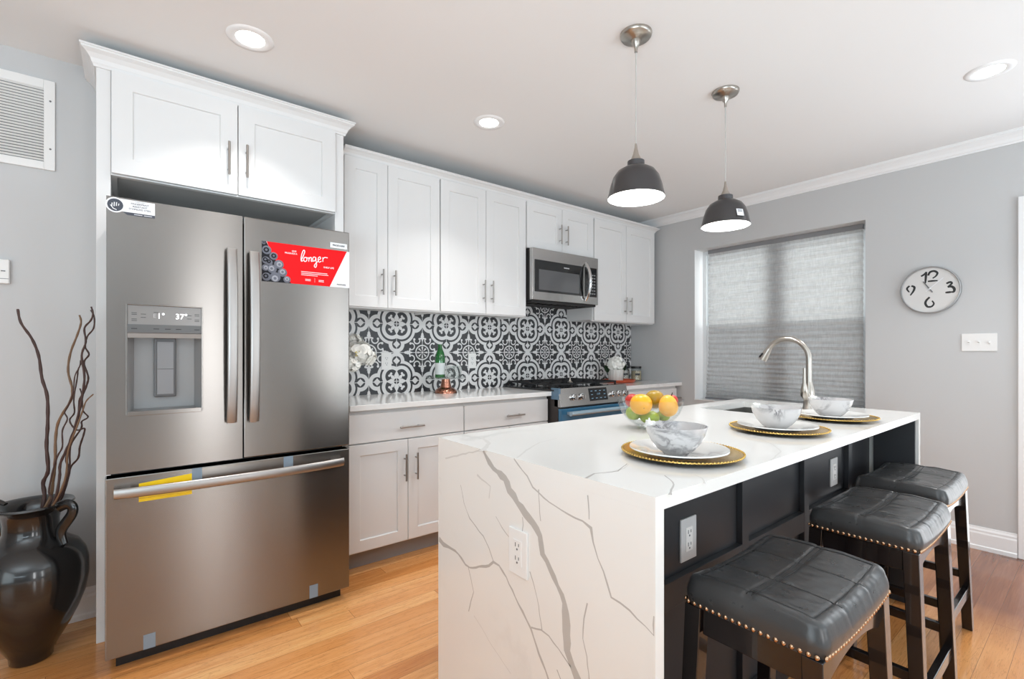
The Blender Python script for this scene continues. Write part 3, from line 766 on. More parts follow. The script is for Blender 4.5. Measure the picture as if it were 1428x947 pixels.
bd = MB(); bd.box(.758, .838, FY-.004, FY, 1.712, 1.737, 0); join(bd, text_mb('FRIGIDAIRE', .0115, M_front(.798, FY-.0045, 1.7245), 1, bold=.0003))
obj('brand_badge', bd, [m_chrome, m_ink], drr, world=True, label='small silver badge')

# ------------------------------------------------------------------ microwave
mw = thing('over_range_microwave', 'stainless steel microwave with black glass door mounted above the range', 'microwave', (2.755, 2.94, 1.60))
MX0, MX1, MY, MZ0, MZ1 = 2.385, 3.125, 2.745, 1.606, 2.0
obj('body', MB().box(MX0, MX1, MY+.035, YB-.012, MZ0, MZ1), plain('dark microwave case', (52, 50, 50), .4), mw, world=True)
obj('front_frame', MB().box(MX0, MX1, MY, MY+.0345, MZ0, MZ1), m_ss2, mw, bevel=.003, world=True, label='brushed steel front')
gd = MB().box(MX0+.024, 2.942, MY-.004, MY-.0002, 1.668, 1.912); gdo = obj('door_glass', gd, m_blackgl, mw, bevel=.001, world=True, label='black glass door')
obj('window', MB().box(2.447, 2.888, MY-.0048, MY-.0042, 1.684, 1.84), plain('grey oven window', (92, 92, 94), .12, coat=.5), gdo, world=True)
kp = MB().box(2.962, MX1-.020, MY-.004, MY-.0002, 1.668, 1.912); kpo = obj('control_panel', kp, m_blackgl, mw, bevel=.001, world=True, label='black keypad panel')
kk = MB()
for i in range(3):
    for j in range(7): kk.box(3.022+i*.024, 3.036+i*.024, MY-.0046, MY-.0042, 1.690+j*.026, 1.698+j*.026)
obj('keys', kk, plain('pale key print', (160, 160, 162), .5), kpo, world=True)
join_t = text_mb('FRIGIDAIRE', .012, M_front(2.745, MY-.0045, 1.876), 0, bold=.0003)
obj('brand_text', join_t, m_prw, gdo, world=True)
hm = MB(); hx_ = 2.965
pts = [(hx_, MY-.006 - .052*math.sin(PI*i/16)**.7, 1.632 + (1.945-1.632)*i/16) for i in range(17)]
hm.tube(pts, [.010+.005*math.sin(PI*i/16) for i in range(17)], 12); obj('handle', hm, m_chrome, mw, world=True, label='bowed chrome handle')
vb = MB().box(MX0+.01, MX1-.01, MY+.02, YB-.05, 1.590, 1.6055)
for i in range(9): vb.box(MX0+.05+i*.07, MX0+.09+i*.07, MY+.06, MY+.14, 1.587, 1.590, 1)
obj('vent_grille', vb, [m_gasket, m_ss2], mw, world=True)

# ------------------------------------------------------------------ range
RX0, RX1, RY = 2.402, 3.168, 2.456
rg = thing('gas_range', 'stainless steel slide-in gas range with blue film on the oven door', 'range', (2.785, 2.8, 0))
obj('body', MB().box(RX0, RX1, RY+.030, YB-.012, .02, .905), plain('range side black', (48, 44, 43), .45), rg, world=True)
obj('foot_rail', MB().box(RX0+.02, RX1-.02, RY+.06, RY+.10, 0, .0195), m_black, rg, world=True)
od = obj('oven_door', MB().box(RX0+.002, RX1-.002, RY-.005, RY+.0295, .22, .800), m_bluefilm, rg, bevel=.004, world=True, label='oven door under blue protective film')
obj('oven_window', MB().box(RX0+.10, RX1-.10, RY-.0075, RY-.0052, .33, .66), m_blackgl, od, world=True)
hb = MB().tube([(RX0+.045, RY-.052, .768), (RX1-.045, RY-.052, .768)], .017, 14)
for xx in (RX0+.07, RX1-.07): hb.box(xx-.014, xx+.014, RY-.052, RY-.004, .758, .778)
obj('handle', hb, m_plasticwrap, od, world=True, label='steel handle in crinkled plastic wrap')
obj('warming_drawer', MB().box(RX0+.002, RX1-.002, RY-.005, RY+.0295, .03, .212), m_bluefilm, rg, bevel=.004, world=True)
pn = MB(); pn.slab([(RX0, RY, .812), (RX0, RY+.028, .945), (RX0, RY+.07, .945), (RX0, RY+.07, .812)], (RX1-RX0, 0, 0))
cp = obj('control_panel', pn, m_ss2, rg, bevel=.003, world=True)
def pnl(x, z, d=0.0): tt = (z-.812)/.133; return (x, RY+.028*tt-d, z)
for i, xx in enumerate((2.545, 2.625, 2.985, 3.055, 3.125)):
    kb = MB(); c = pnl(xx, .878, 0)
    kb.lathe([(.0, -.034), (.017, -.034), (.019, -.030), (.019, -.012), (.024, -.010), (.024, 0)], c, 20, 0, axis='y'); kb.box(c[0]-.003, c[0]+.003, c[1]-.037, c[1]-.034, c[2]-.016, c[2]+.016)
    obj('knob', kb, m_chrome, cp, world=True)
dsp = MB(); q = [pnl(2.712, .838, .001), pnl(2.918, .838, .001), pnl(2.918, .932, .001), pnl(2.712, .932, .001)]; dsp.slab(q, (0, .0008, 0))
dpo = obj('display', dsp, m_blackgl, cp, world=True, label='black touch display')
dt = MB()
for i in range(4):
    for j in range(3):
        if i in (1, 2) and j == 1: continue
        p = pnl(2.732+i*.048, .855+j*.027, .0017); dt.box(p[0], p[0]+.020, p[1]-.0002, p[1], p[2], p[2]+.004)
pz = pnl(2.78, .884, .0018); join(dt, text_mb('12:00', .018, M_front(2.815, pz[1]-.0005, .887), 0))
obj('display_marks', dt, emit('display blue white', (130, 165, 190), .3), cp, world=True)
bt = MB().box(RX0-.001, RX0+.035, RY-.006, RY+.12, .88, .9475); obj('corner_tape', MB().box(RX0-.0012, RX0+.016, RY+.020, RY+.10, .865, .9465), plain('blue corner film', (96, 124, 146), .3), cp, world=True, label='blue film on the panel corner')
ctp = MB().box(RX0-.003, RX1+.003, RY+.07, YB-.012, .9225, .934); ctp.box(RX0+.003, RX1-.003, RY+.0705, YB-.03, .9055, .9225)
ck = obj('cooktop', ctp, plain('black enamel cooktop', (24, 24, 26), .18, coat=.5), rg, bevel=.002, world=True)
for gx in (0, 1, 2):
    x0 = RX0+.02+gx*.243; x1 = x0+.238; y0, y1 = RY+.115, YB-.05; gm = MB(); zt = .966
    for (a, b) in (((x0, y0), (x1, y0)), ((x0, y1), (x1, y1)), ((x0, y0), (x0, y1)), ((x1, y0), (x1, y1)), (((x0+x1)/2, y0), ((x0+x1)/2, y1)), ((x0, (y0+y1)/2), (x1, (y0+y1)/2)), ((x0, y0*.72+y1*.28), (x1, y0*.72+y1*.28)), ((x0, y0*.28+y1*.72), (x1, y0*.28+y1*.72))):
        gm.obox((a[0], a[1], zt), (b[0], b[1], zt), .010, .012)
    for a in ((x0+.005, y0+.005), (x1-.005, y0+.005), (x0+.005, y1-.005), (x1-.005, y1-.005)): gm.box(a[0]-.006, a[0]+.006, a[1]-.006, a[1]+.006, .934, zt)
    obj('grate', gm, m_iron, ck, bevel=.002, world=True)
for (bx, by) in ((RX0+.14, RY+.23), (RX0+.14, RY+.50), (RX0+.38, RY+.37), (RX1-.14, RY+.23), (RX1-.14, RY+.50)):
    obj('burner', MB().lathe([(.05, .934), (.05, .941), (.034, .946), (.034, .955), (0, .957)], (bx, by, 0), 24), m_iron, ck, world=True)
p = (2.655, 2.565)
single('cone_ornament', MB().lathe([(.020, .0), (.021, .004), (.012, .012), (.006, .02), (.004, .034), (.0015, .045), (0, .046)], (p[0]-.02, p[1]+.03, .9725), 20), m_nickel, 'tiny silver cone-shaped piece on the front of the range grates', 'ornament', loc=(p[0]-.02, p[1]+.03, .9725))

# ------------------------------------------------------------------ island
IX0, IX1, IY0, IY1, IT = 0.833, 2.967, 0.580, 1.451, 0.919
ic = thing('island_cabinet', 'charcoal grey panelled island cabinet under the white waterfall countertop', 'cabinet', ((IX0+IX1)/2, (IY0+IY1)/2, 0))
PYB, PYF = 0.775, 0.755
SX0, SX1, SY0, SY1 = 2.320, 2.800, 1.03, 1.343       # sink opening
icb = MB(); a0, a1 = IX0+.0305, IX1-.0305
icb.box(a0, a1, PYB, PYB+.02, 0.0, IT-.0305)            # panelled back
icb.box(a0, a0+.018, PYB+.02, IY1-.03, .10, IT-.0305); icb.box(a1-.018, a1, PYB+.02, IY1-.03, .10, IT-.0305); icb.box(a0+.018, a1-.018, IY1-.05, IY1-.03, .10, IT-.0305); icb.box(a0+.018, a1-.018, PYB+.02, IY1-.05, .10, .118); icb.box(a0, a1, IY1-.10, IY1-.09, 0, .10)
obj('body', icb, m_dark, ic, world=True)
fmb = MB()
for xs_ in (0.8645, 1.060, 1.5617, 2.062, 2.566):
    fmb.box(xs_ if xs_ > .9 else .8640, (xs_+.046), PYF, PYB-.0002, .0, IT-.0306)
for z0, z1 in ((0.0, .095), (.510, .585)):
    for k, (xa, xb) in enumerate(((.91, 1.060), (1.106, 1.5617), (1.6077, 2.062), (2.108, 2.566), (2.612, 2.905))):
        fmb.box(xa, xb, PYF, PYB-.0002, z0, z1)
obj('panel_moulding', fmb, m_dark, ic, bevel=.0015, world=True)
obj('end_panel', MB().box(IX1-.045, IX1-.0305, IY0+.012, PYB-.0205, 0, IT-.0306), m_dark, ic, world=True, label='dark inner lining of the far waterfall end')
for k in range(4):
    xa = a0+.02+k*.512; obj('door', MB().box(xa, xa+.508, IY1-.0295, IY1-.012, .105, IT-.04), m_dark, ic, bevel=.002, world=True)

it = thing('waterfall_countertop', 'white quartz island countertop with bold grey veins and waterfall ends', 'countertop', ((IX0+IX1)/2, (IY0+IY1)/2, 0))
def ribbon(mb, pts, ws, axis, off, mi=1, jit=0.0, seed=1):
    rn = random.Random(seed); P = []
    for i in range(len(pts)-1):
        a, b = Vector(pts[i]), Vector(pts[i+1]); L = (b-a).length; n = max(1, int(L/.018))
        for k in range(n): t = k/n; P.append((a.lerp(b, t), ws[i]*(1-t)+ws[i+1]*t))
    P.append((Vector(pts[-1]), ws[-1]))
    nv = Vector(off).normalized(); v = []
    for i, (p, w_) in enumerate(P):
        d = (P[min(i+1, len(P)-1)][0] - P[max(i-1, 0)][0]).normalized(); sd = d.cross(nv)
        w1 = w_ * (.5 + rn.uniform(-.18, .22)); w2 = w_ * (.5 + rn.uniform(-.18, .22)); j = sd * rn.uniform(-1, 1) * jit
        v += [p + sd*w1 + Vector(off) + j, p - sd*w2 + Vector(off) + j]
    mb.add(v, [(2*i, 2*i+1, 2*i+3, 2*i+2) for i in range(len(P)-1)], mi)
tp = MB(); zt0 = IT-.03
# top with a sink opening: outer ring - 4 blocks
tp.box(IX0, SX0, IY0, IY1, zt0, IT); tp.box(SX1, IX1, IY0, IY1, zt0, IT); tp.box(SX0, SX1, IY0, SY0, zt0, IT); tp.box(SX0, SX1, SY1, IY1, zt0, IT)
Z5 = lambda a, b: atZ(600+a/2.447, 560+b/2.447, IT)
Z8 = lambda a, b: atZ(840+a/3.57, 460+b/3.57, IT)
for pts, wd, mi in (([Z5(180, 168), Z5(200, 142), Z5(172, 120)], [.02, .014, .008], 2), ([Z5(296, 192), Z5(330, 165), Z5(372, 140), Z5(432, 126)], [.005, .007, .004, .003], 2),
                    ([Z5(530, 262), Z5(560, 246), Z5(640, 238), Z5(672, 212)], [.007, .006, .004, .003], 1),
                    ([atZ(934.5, 690, IT), atZ(936, 683, IT), atZ(940, 676, IT), atZ(935, 669, IT), atZ(927, 663, IT)], [.007, .004, .004, .003, .003], 1),
                    ([atZ(983, 674, IT), atZ(979, 667, IT), atZ(968, 662, IT)], [.006, .003, .002], 2),
                    ([Z8(0, 718), Z8(60, 705), Z8(110, 690), Z8(130, 668)], [.003, .003, .003, .002], 2),
                    ([Z8(840, 650), Z8(890, 605), Z8(850, 572), Z8(780, 540)], [.004, .005, .004, .003], 2),
                    ([Z8(420, 440), Z8(470, 452), Z8(510, 470)], [.012, .014, .006], 2)):
    ribbon(tp, pts, wd, 'z', (0, 0, .00012), mi, .0008, len(pts)+int(wd[0]*1000))
ts = obj('top_slab', tp, [m_quartz, m_vein, m_veinf], it, world=True)
ep = MB(); ep.box(IX0, IX0+.030, IY0, IY1, 0, zt0-.0001)
X5 = lambda a, b: atX(600+a/2.447, 560+b/2.447, IX0)
def vein(lst, mi=1, seed=1, jit=.0015):
    pts = []; ws = []
    for a, b, wpx in lst:
        p = X5(a, b)
        if p[2] > IT + .004: continue
        k = p[0]*CS+p[1]*SN; pts.append(p); ws.append(wpx/2.447*k/FPX*1.15)
    pts = [(p[0], min(max(p[1], IY0+.004), IY1-.001), max(.004, min(p[2], IT-.0005))) for p in pts]
    ribbon(ep, pts, ws, 'x', (-.00012, 0, 0), mi, jit, seed)
vein([(181,168,10),(188,182,13),(215,230,16),(255,260,22),(272,300,26),(300,345,22),(350,415,24),(372,460,24),(385,520,20),(420,600,18),(450,660,20),(462,720,24),(462,790,28),(468,850,26),(485,900,28),(505,950,28),(540,1040,28),(560,1200,30)], 1, 4)
vein([(286,194,4),(330,255,4),(350,292,6),(405,345,4),(470,385,4),(520,408,5),(548,432,9),(555,480,7),(572,535,5),(590,580,6),(618,668,7),(680,715,5),(765,798,5),(778,740,4)], 1, 5)
vein([(370,300,4),(372,350,3),(377,408,3)], 1, 6); vein([(534,255,4),(538,320,6),(541,402,4)], 1, 7)
vein([(30,472,14),(45,486,16),(62,494,8),(95,520,7),(120,555,8),(135,568,5),(200,560,7),(215,545,8),(235,560,6),(260,600,6),(300,690,7),(345,775,8),(370,860,10),(405,950,8),(440,1050,8)], 1, 8)
vein([(345,772,5),(378,778,5),(405,800,5),(455,870,4),(480,905,4)], 1, 9); vein([(215,545,3),(200,500,4),(180,460,4),(135,400,3),(115,345,2),(104,285,2)], 1, 10)
vein([(130,562,3),(138,600,3),(148,650,3),(130,715,4)], 1, 11); vein([(224,392,2),(245,430,3),(272,468,2)], 1, 12)
vein([(340,580,4),(352,620,3),(365,670,3),(382,782,4)], 1, 13); vein([(536,688,5),(524,740,4),(522,810,4),(535,870,4),(542,960,4)], 1, 14); vein([(316,395,3),(315,445,3)], 1, 15); vein([(432,915,4),(450,960,4)], 1, 16)
vein([(150,730,2),(200,815,2),(275,930,2)], 2, 17); vein([(52,195,5),(110,180,4),(180,160,4)], 2, 18); vein([(160,250,6),(205,290,5),(200,330,4)], 2, 19); vein([(275,185,6),(272,235,3)], 2, 20)
obj('end_panel', ep, [m_quartz, m_vein, m_veinf], it, world=True)
obj('end_panel', MB().box(IX1-.030, IX1, IY0, IY1, 0, zt0-.0001), m_quartz, it, world=True)

outlet('island_outlet', 'outlet', 'pale outlet on the veined white end of the island', (IX0-.0004, 1.013, .667), -PI/2, wide=.078, hgt=.124)
m_ssplate = plain('light grey plate', (205, 205, 205), .35)
outlet('island_outlet', 'outlet', 'light grey outlet on the dark island panel above the nearest stool', (1.268, PYB-.0004, .672), 0, m_ssplate, wide=.080, hgt=.122)
outlet('island_outlet', 'outlet', 'light grey outlet on the dark island panel above the middle stool', (2.428, PYB-.0004, .683), 0, m_ssplate, wide=.080, hgt=.120)

# sink
sk_ = thing('undermount_sink', 'stainless steel undermount sink set in the far corner of the island top', 'sink', ((SX0+SX1)/2, (SY0+SY1)/2, .70))
sb = MB(); a, b, c_, d = SX0-.004, SX1+.004, SY0-.004, SY1+.004; zt, zb_ = IT-.0304, .70; ii = .03
o_ = [(a,c_,zt),(b,c_,zt),(b,d,zt),(a,d,zt)]; l_ = [(a+.01,c_+.01,zb_+.02),(b-.01,c_+.01,zb_+.02),(b-.01,d-.01,zb_+.02),(a+.01,d-.01,zb_+.02)]; f_ = [(a+ii,c_+ii,zb_),(b-ii,c_+ii,zb_),(b-ii,d-ii,zb_),(a+ii,d-ii,zb_)]
sb.add(o_+l_+f_, [(k,(k+1)%4,4+(k+1)%4,4+k)[::-1] for k in range(4)] + [(4+k,4+(k+1)%4,8+(k+1)%4,8+k)[::-1] for k in range(4)] + [(8,9,10,11)])
so = obj('basin', sb, m_sinks, sk_, world=True); sm_ = so.modifiers.new('solid', 'SOLIDIFY'); sm_.thickness = .0015; sm_.offset = 1
obj('drain', MB().lathe([(0, .0), (.02, .0), (.036, .003), (.042, .003), (.042, -.004)], ((SX0+SX1)/2, (SY0+SY1)/2, .7025), 24), m_chrome, sk_, world=True)

# faucet
fb = (2.70, 0.968)
fa = thing('kitchen_faucet', 'brushed nickel gooseneck pull-down faucet standing at the island sink', 'faucet', (fb[0], fb[1], IT))
m_ = MB().lathe([(.030, 0), (.030, .006), (.026, .012), (.024, .05), (.0255, .085), (.0235, .10), (.018, .125), (.0165, .14)], (0, 0, 0), 28); obj('base', m_, m_nickel, fa)
pts = [(0, 0, .13), (0, 0, .20)]; rr = .105; zc = .255
for i in range(17):
    a = PI*i/16*0.86; pts.append((0, rr - rr*math.cos(a), zc + rr*math.sin(a)))
obj('spout', MB().tube(pts, .0135, 16), m_nickel, fa)
pe = Vector(pts[-1]); dv = (Vector(pts[-1])-Vector(pts[-2])).normalized()
hd = MB().tube([pe - dv*.012, pe + dv*.006, pe + dv*.036, pe + dv*.058], [.0145, .017, .0215, .0235], 20); obj('spray_head', hd, m_nickel, fa)
obj('spray_button', MB().obox(pe + dv*.018 + Vector((-.016, .011, 0)), pe + dv*.042 + Vector((-.018, .015, 0)), .012, .006, up=(0, 1, .2)), m_black, fa, label='black spray button')
lv = MB().tube([(-.012, .004, .062), (-.034, .006, .078), (-.042, .006, .10), (-.043, .006, .135), (-.044, .005, .21)], [.021, .022, .018, .008, .0055], 14); obj('lever', lv, m_nickel, fa)

# ------------------------------------------------------------------ place settings
def plate_prof(r, z0, rise, well, th=.003):
    return [(0, z0), (well, z0), (well+.008, z0+rise*.45), (r-.008, z0+rise*.85), (r, z0+rise), (r-.001, z0+rise+th), (r-.010, z0+rise*.85+th), (well+.006, z0+rise*.45+th), (well-.004, z0+th), (0, z0+th)]
def place_setting(cx_, cy_, bx, by, k, w1, w2, seed):
    g_ = thing('charger_plate', w1, 'charger plate', (cx_, cy_, IT+.0005), group='gold charger plates on the island')
    obj('plate_body', MB().lathe(plate_prof(.165, 0, .012, .10, .003), n=64), m_gold, g_)
    bdm = MB()
    for i in range(100):
        a = 2*PI*i/100; bdm.sphere((.163*math.cos(a), .163*math.sin(a), .0142), .0034, 6, 4)
    obj('beaded_rim', bdm, m_gold, g_, label='row of tiny gold beads along the rim')
    px, py = (cx_*.45+bx*.55), (cy_*.45+by*.55)
    single('dinner_plate', MB().lathe(plate_prof(.133, 0, .016, .078, .0035), n=64), m_plate, w2, 'plate', 'white dinner plates on the gold chargers').location = (px, py, IT+.0135-.004)
    zb = IT+.0135-.004+.0042
    prof_ = [(0, 0), (.034, 0), (.036, .004), (.050, .014), (.066, .034), (.077, .056), (.083, .078), (.0805, .078), (.0745, .056), (.0635, .035), (.047, .0165), (.030, .008), (0, .007)]
    b = MB().lathe(prof_, n=56); bo = single('marbled_bowl', b, m_bowl, k, 'bowl', 'marbled bowls on the place settings'); bo.location = (bx, by, zb); bo.rotation_euler = (0, 0, seed*1.3)
    # crumpled tuft of clear wrap at the rim
    rn = random.Random(seed); dirv = Vector((-SN, CS)); c0 = Vector((bx, by)) + dirv * .074
    wp = MB(); sd = rn.uniform(0, 9)
    wp.sphere((c0.x, c0.y, zb+.081), .0145, 14, 10, sc=(1.1, 1.1, .95), fn=lambda d: .65 + .75*abs(mnoise.noise(Vector(d)*2.6 + Vector((sd, 0, 0)))))
    wp.sphere((c0.x+.012*SN, c0.y-.012*CS, zb+.084), .0085, 12, 8, fn=lambda d: .6 + .8*abs(mnoise.noise(Vector(d)*3 + Vector((sd, 4, 0)))))
    single('paper_tuft', wp, m_plate, w2.replace(w2, WT[seed-1]), 'paper', 'white crumpled tufts on the bowl rims', loc=(c0.x, c0.y, zb+.078))
WT = ['crumpled white tuft on the rim of the bowl nearest the camera', 'crumpled white tuft on the rim of the middle bowl', 'crumpled white tuft on the rim of the bowl below the faucet']
place_setting(1.226, .768, 1.180, .755, 'grey marbled bowl in the place setting nearest the camera', 'gold beaded charger plate nearest the camera, beside the fruit bowl', 'white plate on the charger nearest the camera', 1)
place_setting(1.880, .778, 1.850, .772, 'grey marbled bowl in the middle place setting', 'gold beaded charger plate in the middle of the three', 'white plate on the middle charger', 2)
place_setting(2.395, .765, 2.345, .758, 'grey marbled bowl in the far place setting below the faucet', 'gold beaded charger plate farthest away, next to the faucet', 'white plate on the far charger next to the faucet', 3)

# ------------------------------------------------------------------ fruit bowl
BX, BY = 1.565, 1.112
gb = MB().lathe([(0, 0), (.045, 0), (.048, .006), (.052, .010), (.085, .030), (.109, .060), (.121, .092), (.124, .112), (.1215, .112), (.1185, .092), (.1062, .061), (.082, .033), (.050, .0135), (0, .012)], n=64)
single('glass_fruit_bowl', gb, m_glass, 'clear round glass bowl full of fruit on the island', 'bowl').location = (BX, BY, IT+.0005)
def fruitmat(name, c1, c2, rough=.35):
    nb = NB(name); v, x, y, z = nb.pos('obj'); nb.set(Base_Color=nb.mix(nb.noise(v, 14, 3), lin(c1), lin(c2)), Roughness=rough); nb.bump(nb.noise(v, 240, 2), .12, .002); nb.bsdf.inputs['Subsurface Weight'].default_value = .05; return nb.mat
f_or = fruitmat('orange peel', (250, 164, 10), (255, 182, 24)); f_pe = fruitmat('yellow pear skin', (248, 184, 50), (250, 170, 60)); f_li = fruitmat('green pear skin', (132, 158, 28), (164, 180, 50)); f_mg = fruitmat('olive green skin', (150, 138, 24), (180, 120, 20)); f_rd = fruitmat('red apple skin', (176, 22, 26), (200, 60, 40))
m_stemf = plain('fruit stem', (60, 40, 24), .7)
def fruit(name, lab, cat, u, v, k, r, mat, sc=(1, 1, 1), pear=None, stem=None):
    c = atK(u, v, k); t = thing(name, lab, cat, c)
    if pear is not None:
        pd_ = Vector(pear).normalized()
        fn = lambda d: 1.0 + .32*max(0, d.dot(pd_))**3
    else: fn = lambda d: 1 - .06*abs(d.z)**6
    obj('flesh', MB().sphere((0, 0, 0), r, 28, 18, sc=sc, fn=fn), mat, t)
    if stem is not None:
        s = Vector(stem[0]).normalized(); e = s * r * stem[1]
        obj('stem', MB().tube([e*.97, e*1.0 + s*stem[2]], [.0022, .0015], 8), m_stemf, t)
    return t
kf = BX*CS+BY*SN
tc = Vector((-CS, -SN, 0))
fruit('orange', 'large bright orange at the left front of the glass bowl', 'orange', 894, 564, kf-.045, .041, f_or, stem=(Vector((-CS, -SN, -.25)), .985, .0015))
fruit('pear', 'yellow orange pear with stem at the right of the glass bowl', 'pear', 932, 568, kf-.035, .0355, f_pe, sc=(1, 1, 1), pear=(0, .1, 1), stem=((.25, -.15, 1), 1.28, .012))
fruit('pear', 'green pear lying low at the front of the glass bowl', 'pear', 906, 582, kf-.020, .032, f_li, sc=(1.15, 1.15, .80))
fruit('pear', 'olive green pear at the back top of the glass bowl', 'pear', 913, 557, kf+.050, .038, f_mg)
fruit('lime', 'green lime low at the left inside the glass bowl', 'lime', 883.5, 576, kf+.012, .030, f_li, sc=(1, 1, .95))
fruit('lime', 'green lime low at the right inside the glass bowl', 'lime', 925, 580, kf+.010, .0245, f_li, sc=(1.05, 1.05, .85))
fruit('apple', 'dark red apple at the back left of the glass bowl', 'apple', 882, 559, kf+.055, .029, f_rd)
fruit('apple', 'red apple behind the yellow pear in the glass bowl', 'apple', 936.5, 559, kf+.022, .025, f_rd)

# ------------------------------------------------------------------ bar stools
def seat_mesh(hx, hy, zn, zt):
    """upholstered saddle seat, long side along X"""
    mb = MB(); nx, ny = 96, 66; r = .024
    def top(x, y):
        z = zt + .014 * (x/hx)**2 - .004
        z += .010 * (1-(y/hy)**2) * .8
        for s in (-hx/3, hx/3): z -= .0030 * math.exp(-((x-s)/.0045)**2)
        for s in (-.006, .006): z -= .0030 * math.exp(-((y-s)/.004)**2)
        dx, dy = hx-.028-abs(x), hy-.028-abs(y)
        dd = min(dx, dy)
        if abs(dd) < .02: z -= .003 * math.exp(-(dd/.0035)**2)
        return z
    def mapxy(i, j):
        a, b = 2*i-1, 2*j-1
        fx = math.copysign(abs(a)**.8, a) if False else a
        x = hx*fx; y = hy*b
        # round the corners in plan
        cx_, cy_ = hx-.03, hy-.03
        if abs(x) > cx_ and abs(y) > cy_:
            ex, ey = (abs(x)-cx_)/.03, (abs(y)-cy_)/.03; m = max(ex, ey); l = math.hypot(ex, ey); s = m/l if l > 0 else 1
            x = math.copysign(cx_+.03*ex*s*1.0, x); y = math.copysign(cy_+.03*ey*s*1.0, y)
        return x, y
    def f(i, j):
        x, y = mapxy(i, j); z = top(x, y)
        e = min(hx-abs(x), hy-abs(y)); cx_, cy_ = hx-.03, hy-.03
        if abs(x) > cx_ and abs(y) > cy_: e = .03 - math.hypot(abs(x)-cx_, abs(y)-cy_)
        e = max(0, min(r, e)); z -= (r - math.sqrt(max(0, r*r-(r-e)**2))) * .72
        z += .0018 * mnoise.noise(Vector((x*22, y*22, 1))) + .0012*mnoise.noise(Vector((x*55, y*30, 3)))
        return (x, y, z)
    # denser rows near the border
    def dens(t): return .5 - .5*math.cos(PI*t) if True else t
    mb.grid(lambda i, j: f(dens(i)*.5+i*.5, dens(j)*.5+j*.5), nx, ny)
    W = ny+1; idx = [i*W for i in range(nx+1)] + [nx*W+j for j in range(1, ny+1)] + [i*W+ny for i in range(nx-1, -1, -1)] + [j for j in range(ny-1, 0, -1)]
    ring = [mb.v[k] for k in idx]; n = len(ring); rows = 6; v = []; base = len(mb.v)
    for q in range(1, rows+1):
        t = q/rows
        for (x, y, z) in ring:
            zl = zn + .012*(x/hx)**2 - .012; bl = 1 + .0
            b = .007*math.sin(PI*t); l = math.hypot(x, y)
            nxr, nyr = (x/hx)**7, (y/hy)**7; ll = math.hypot(nxr, nyr) or 1
            v.append((x + nxr/ll*b, y + nyr/ll*b, z*(1-t) + zl*t))
    f_ = []
    for q in range(rows):
        for k in range(n):
            a0_ = idx[k] if q == 0 else base+(q-1)*n+k; a1_ = idx[(k+1) % n] if q == 0 else base+(q-1)*n+(k+1) % n
            f_.append((a0_, a1_, base+q*n+(k+1) % n, base+q*n+k))
    mb.v += [tuple(p) for p in v]
    for q in f_: mb.f.append(list(q)); mb.m.append(0); mb.s.append(True)
    mb.f.append([base+(rows-1)*n+k for k in range(n)]); mb.m.append(0); mb.s.append(False)
    seams = []
    def ff(x, y):
        p = f(.5*(x/hx+1), .5*(y/hy+1)); return (x, y, p[2]+.0006)
    a_, b_ = hx-.012, hy-.012
    for s in (-hx/3, hx/3): seams.append([ff(s, -b_ + 2*b_*q/40) for q in range(41)])
    for s in (-.006, .006): seams.append([ff(-a_ + 2*a_*q/60, s) for q in range(61)])
    c, e = hx-.026, hy-.026
    rect = [(-c, -e), (c, -e), (c, e), (-c, e), (-c, -e)]; pl = []
    for k in range(4):
        for q in range(30): pl.append(ff(rect[k][0]+(rect[k+1][0]-rect[k][0])*q/30, rect[k][1]+(rect[k+1][1]-rect[k][1])*q/30))
    pl.append(pl[0]); seams.append(pl)
    return mb, seams
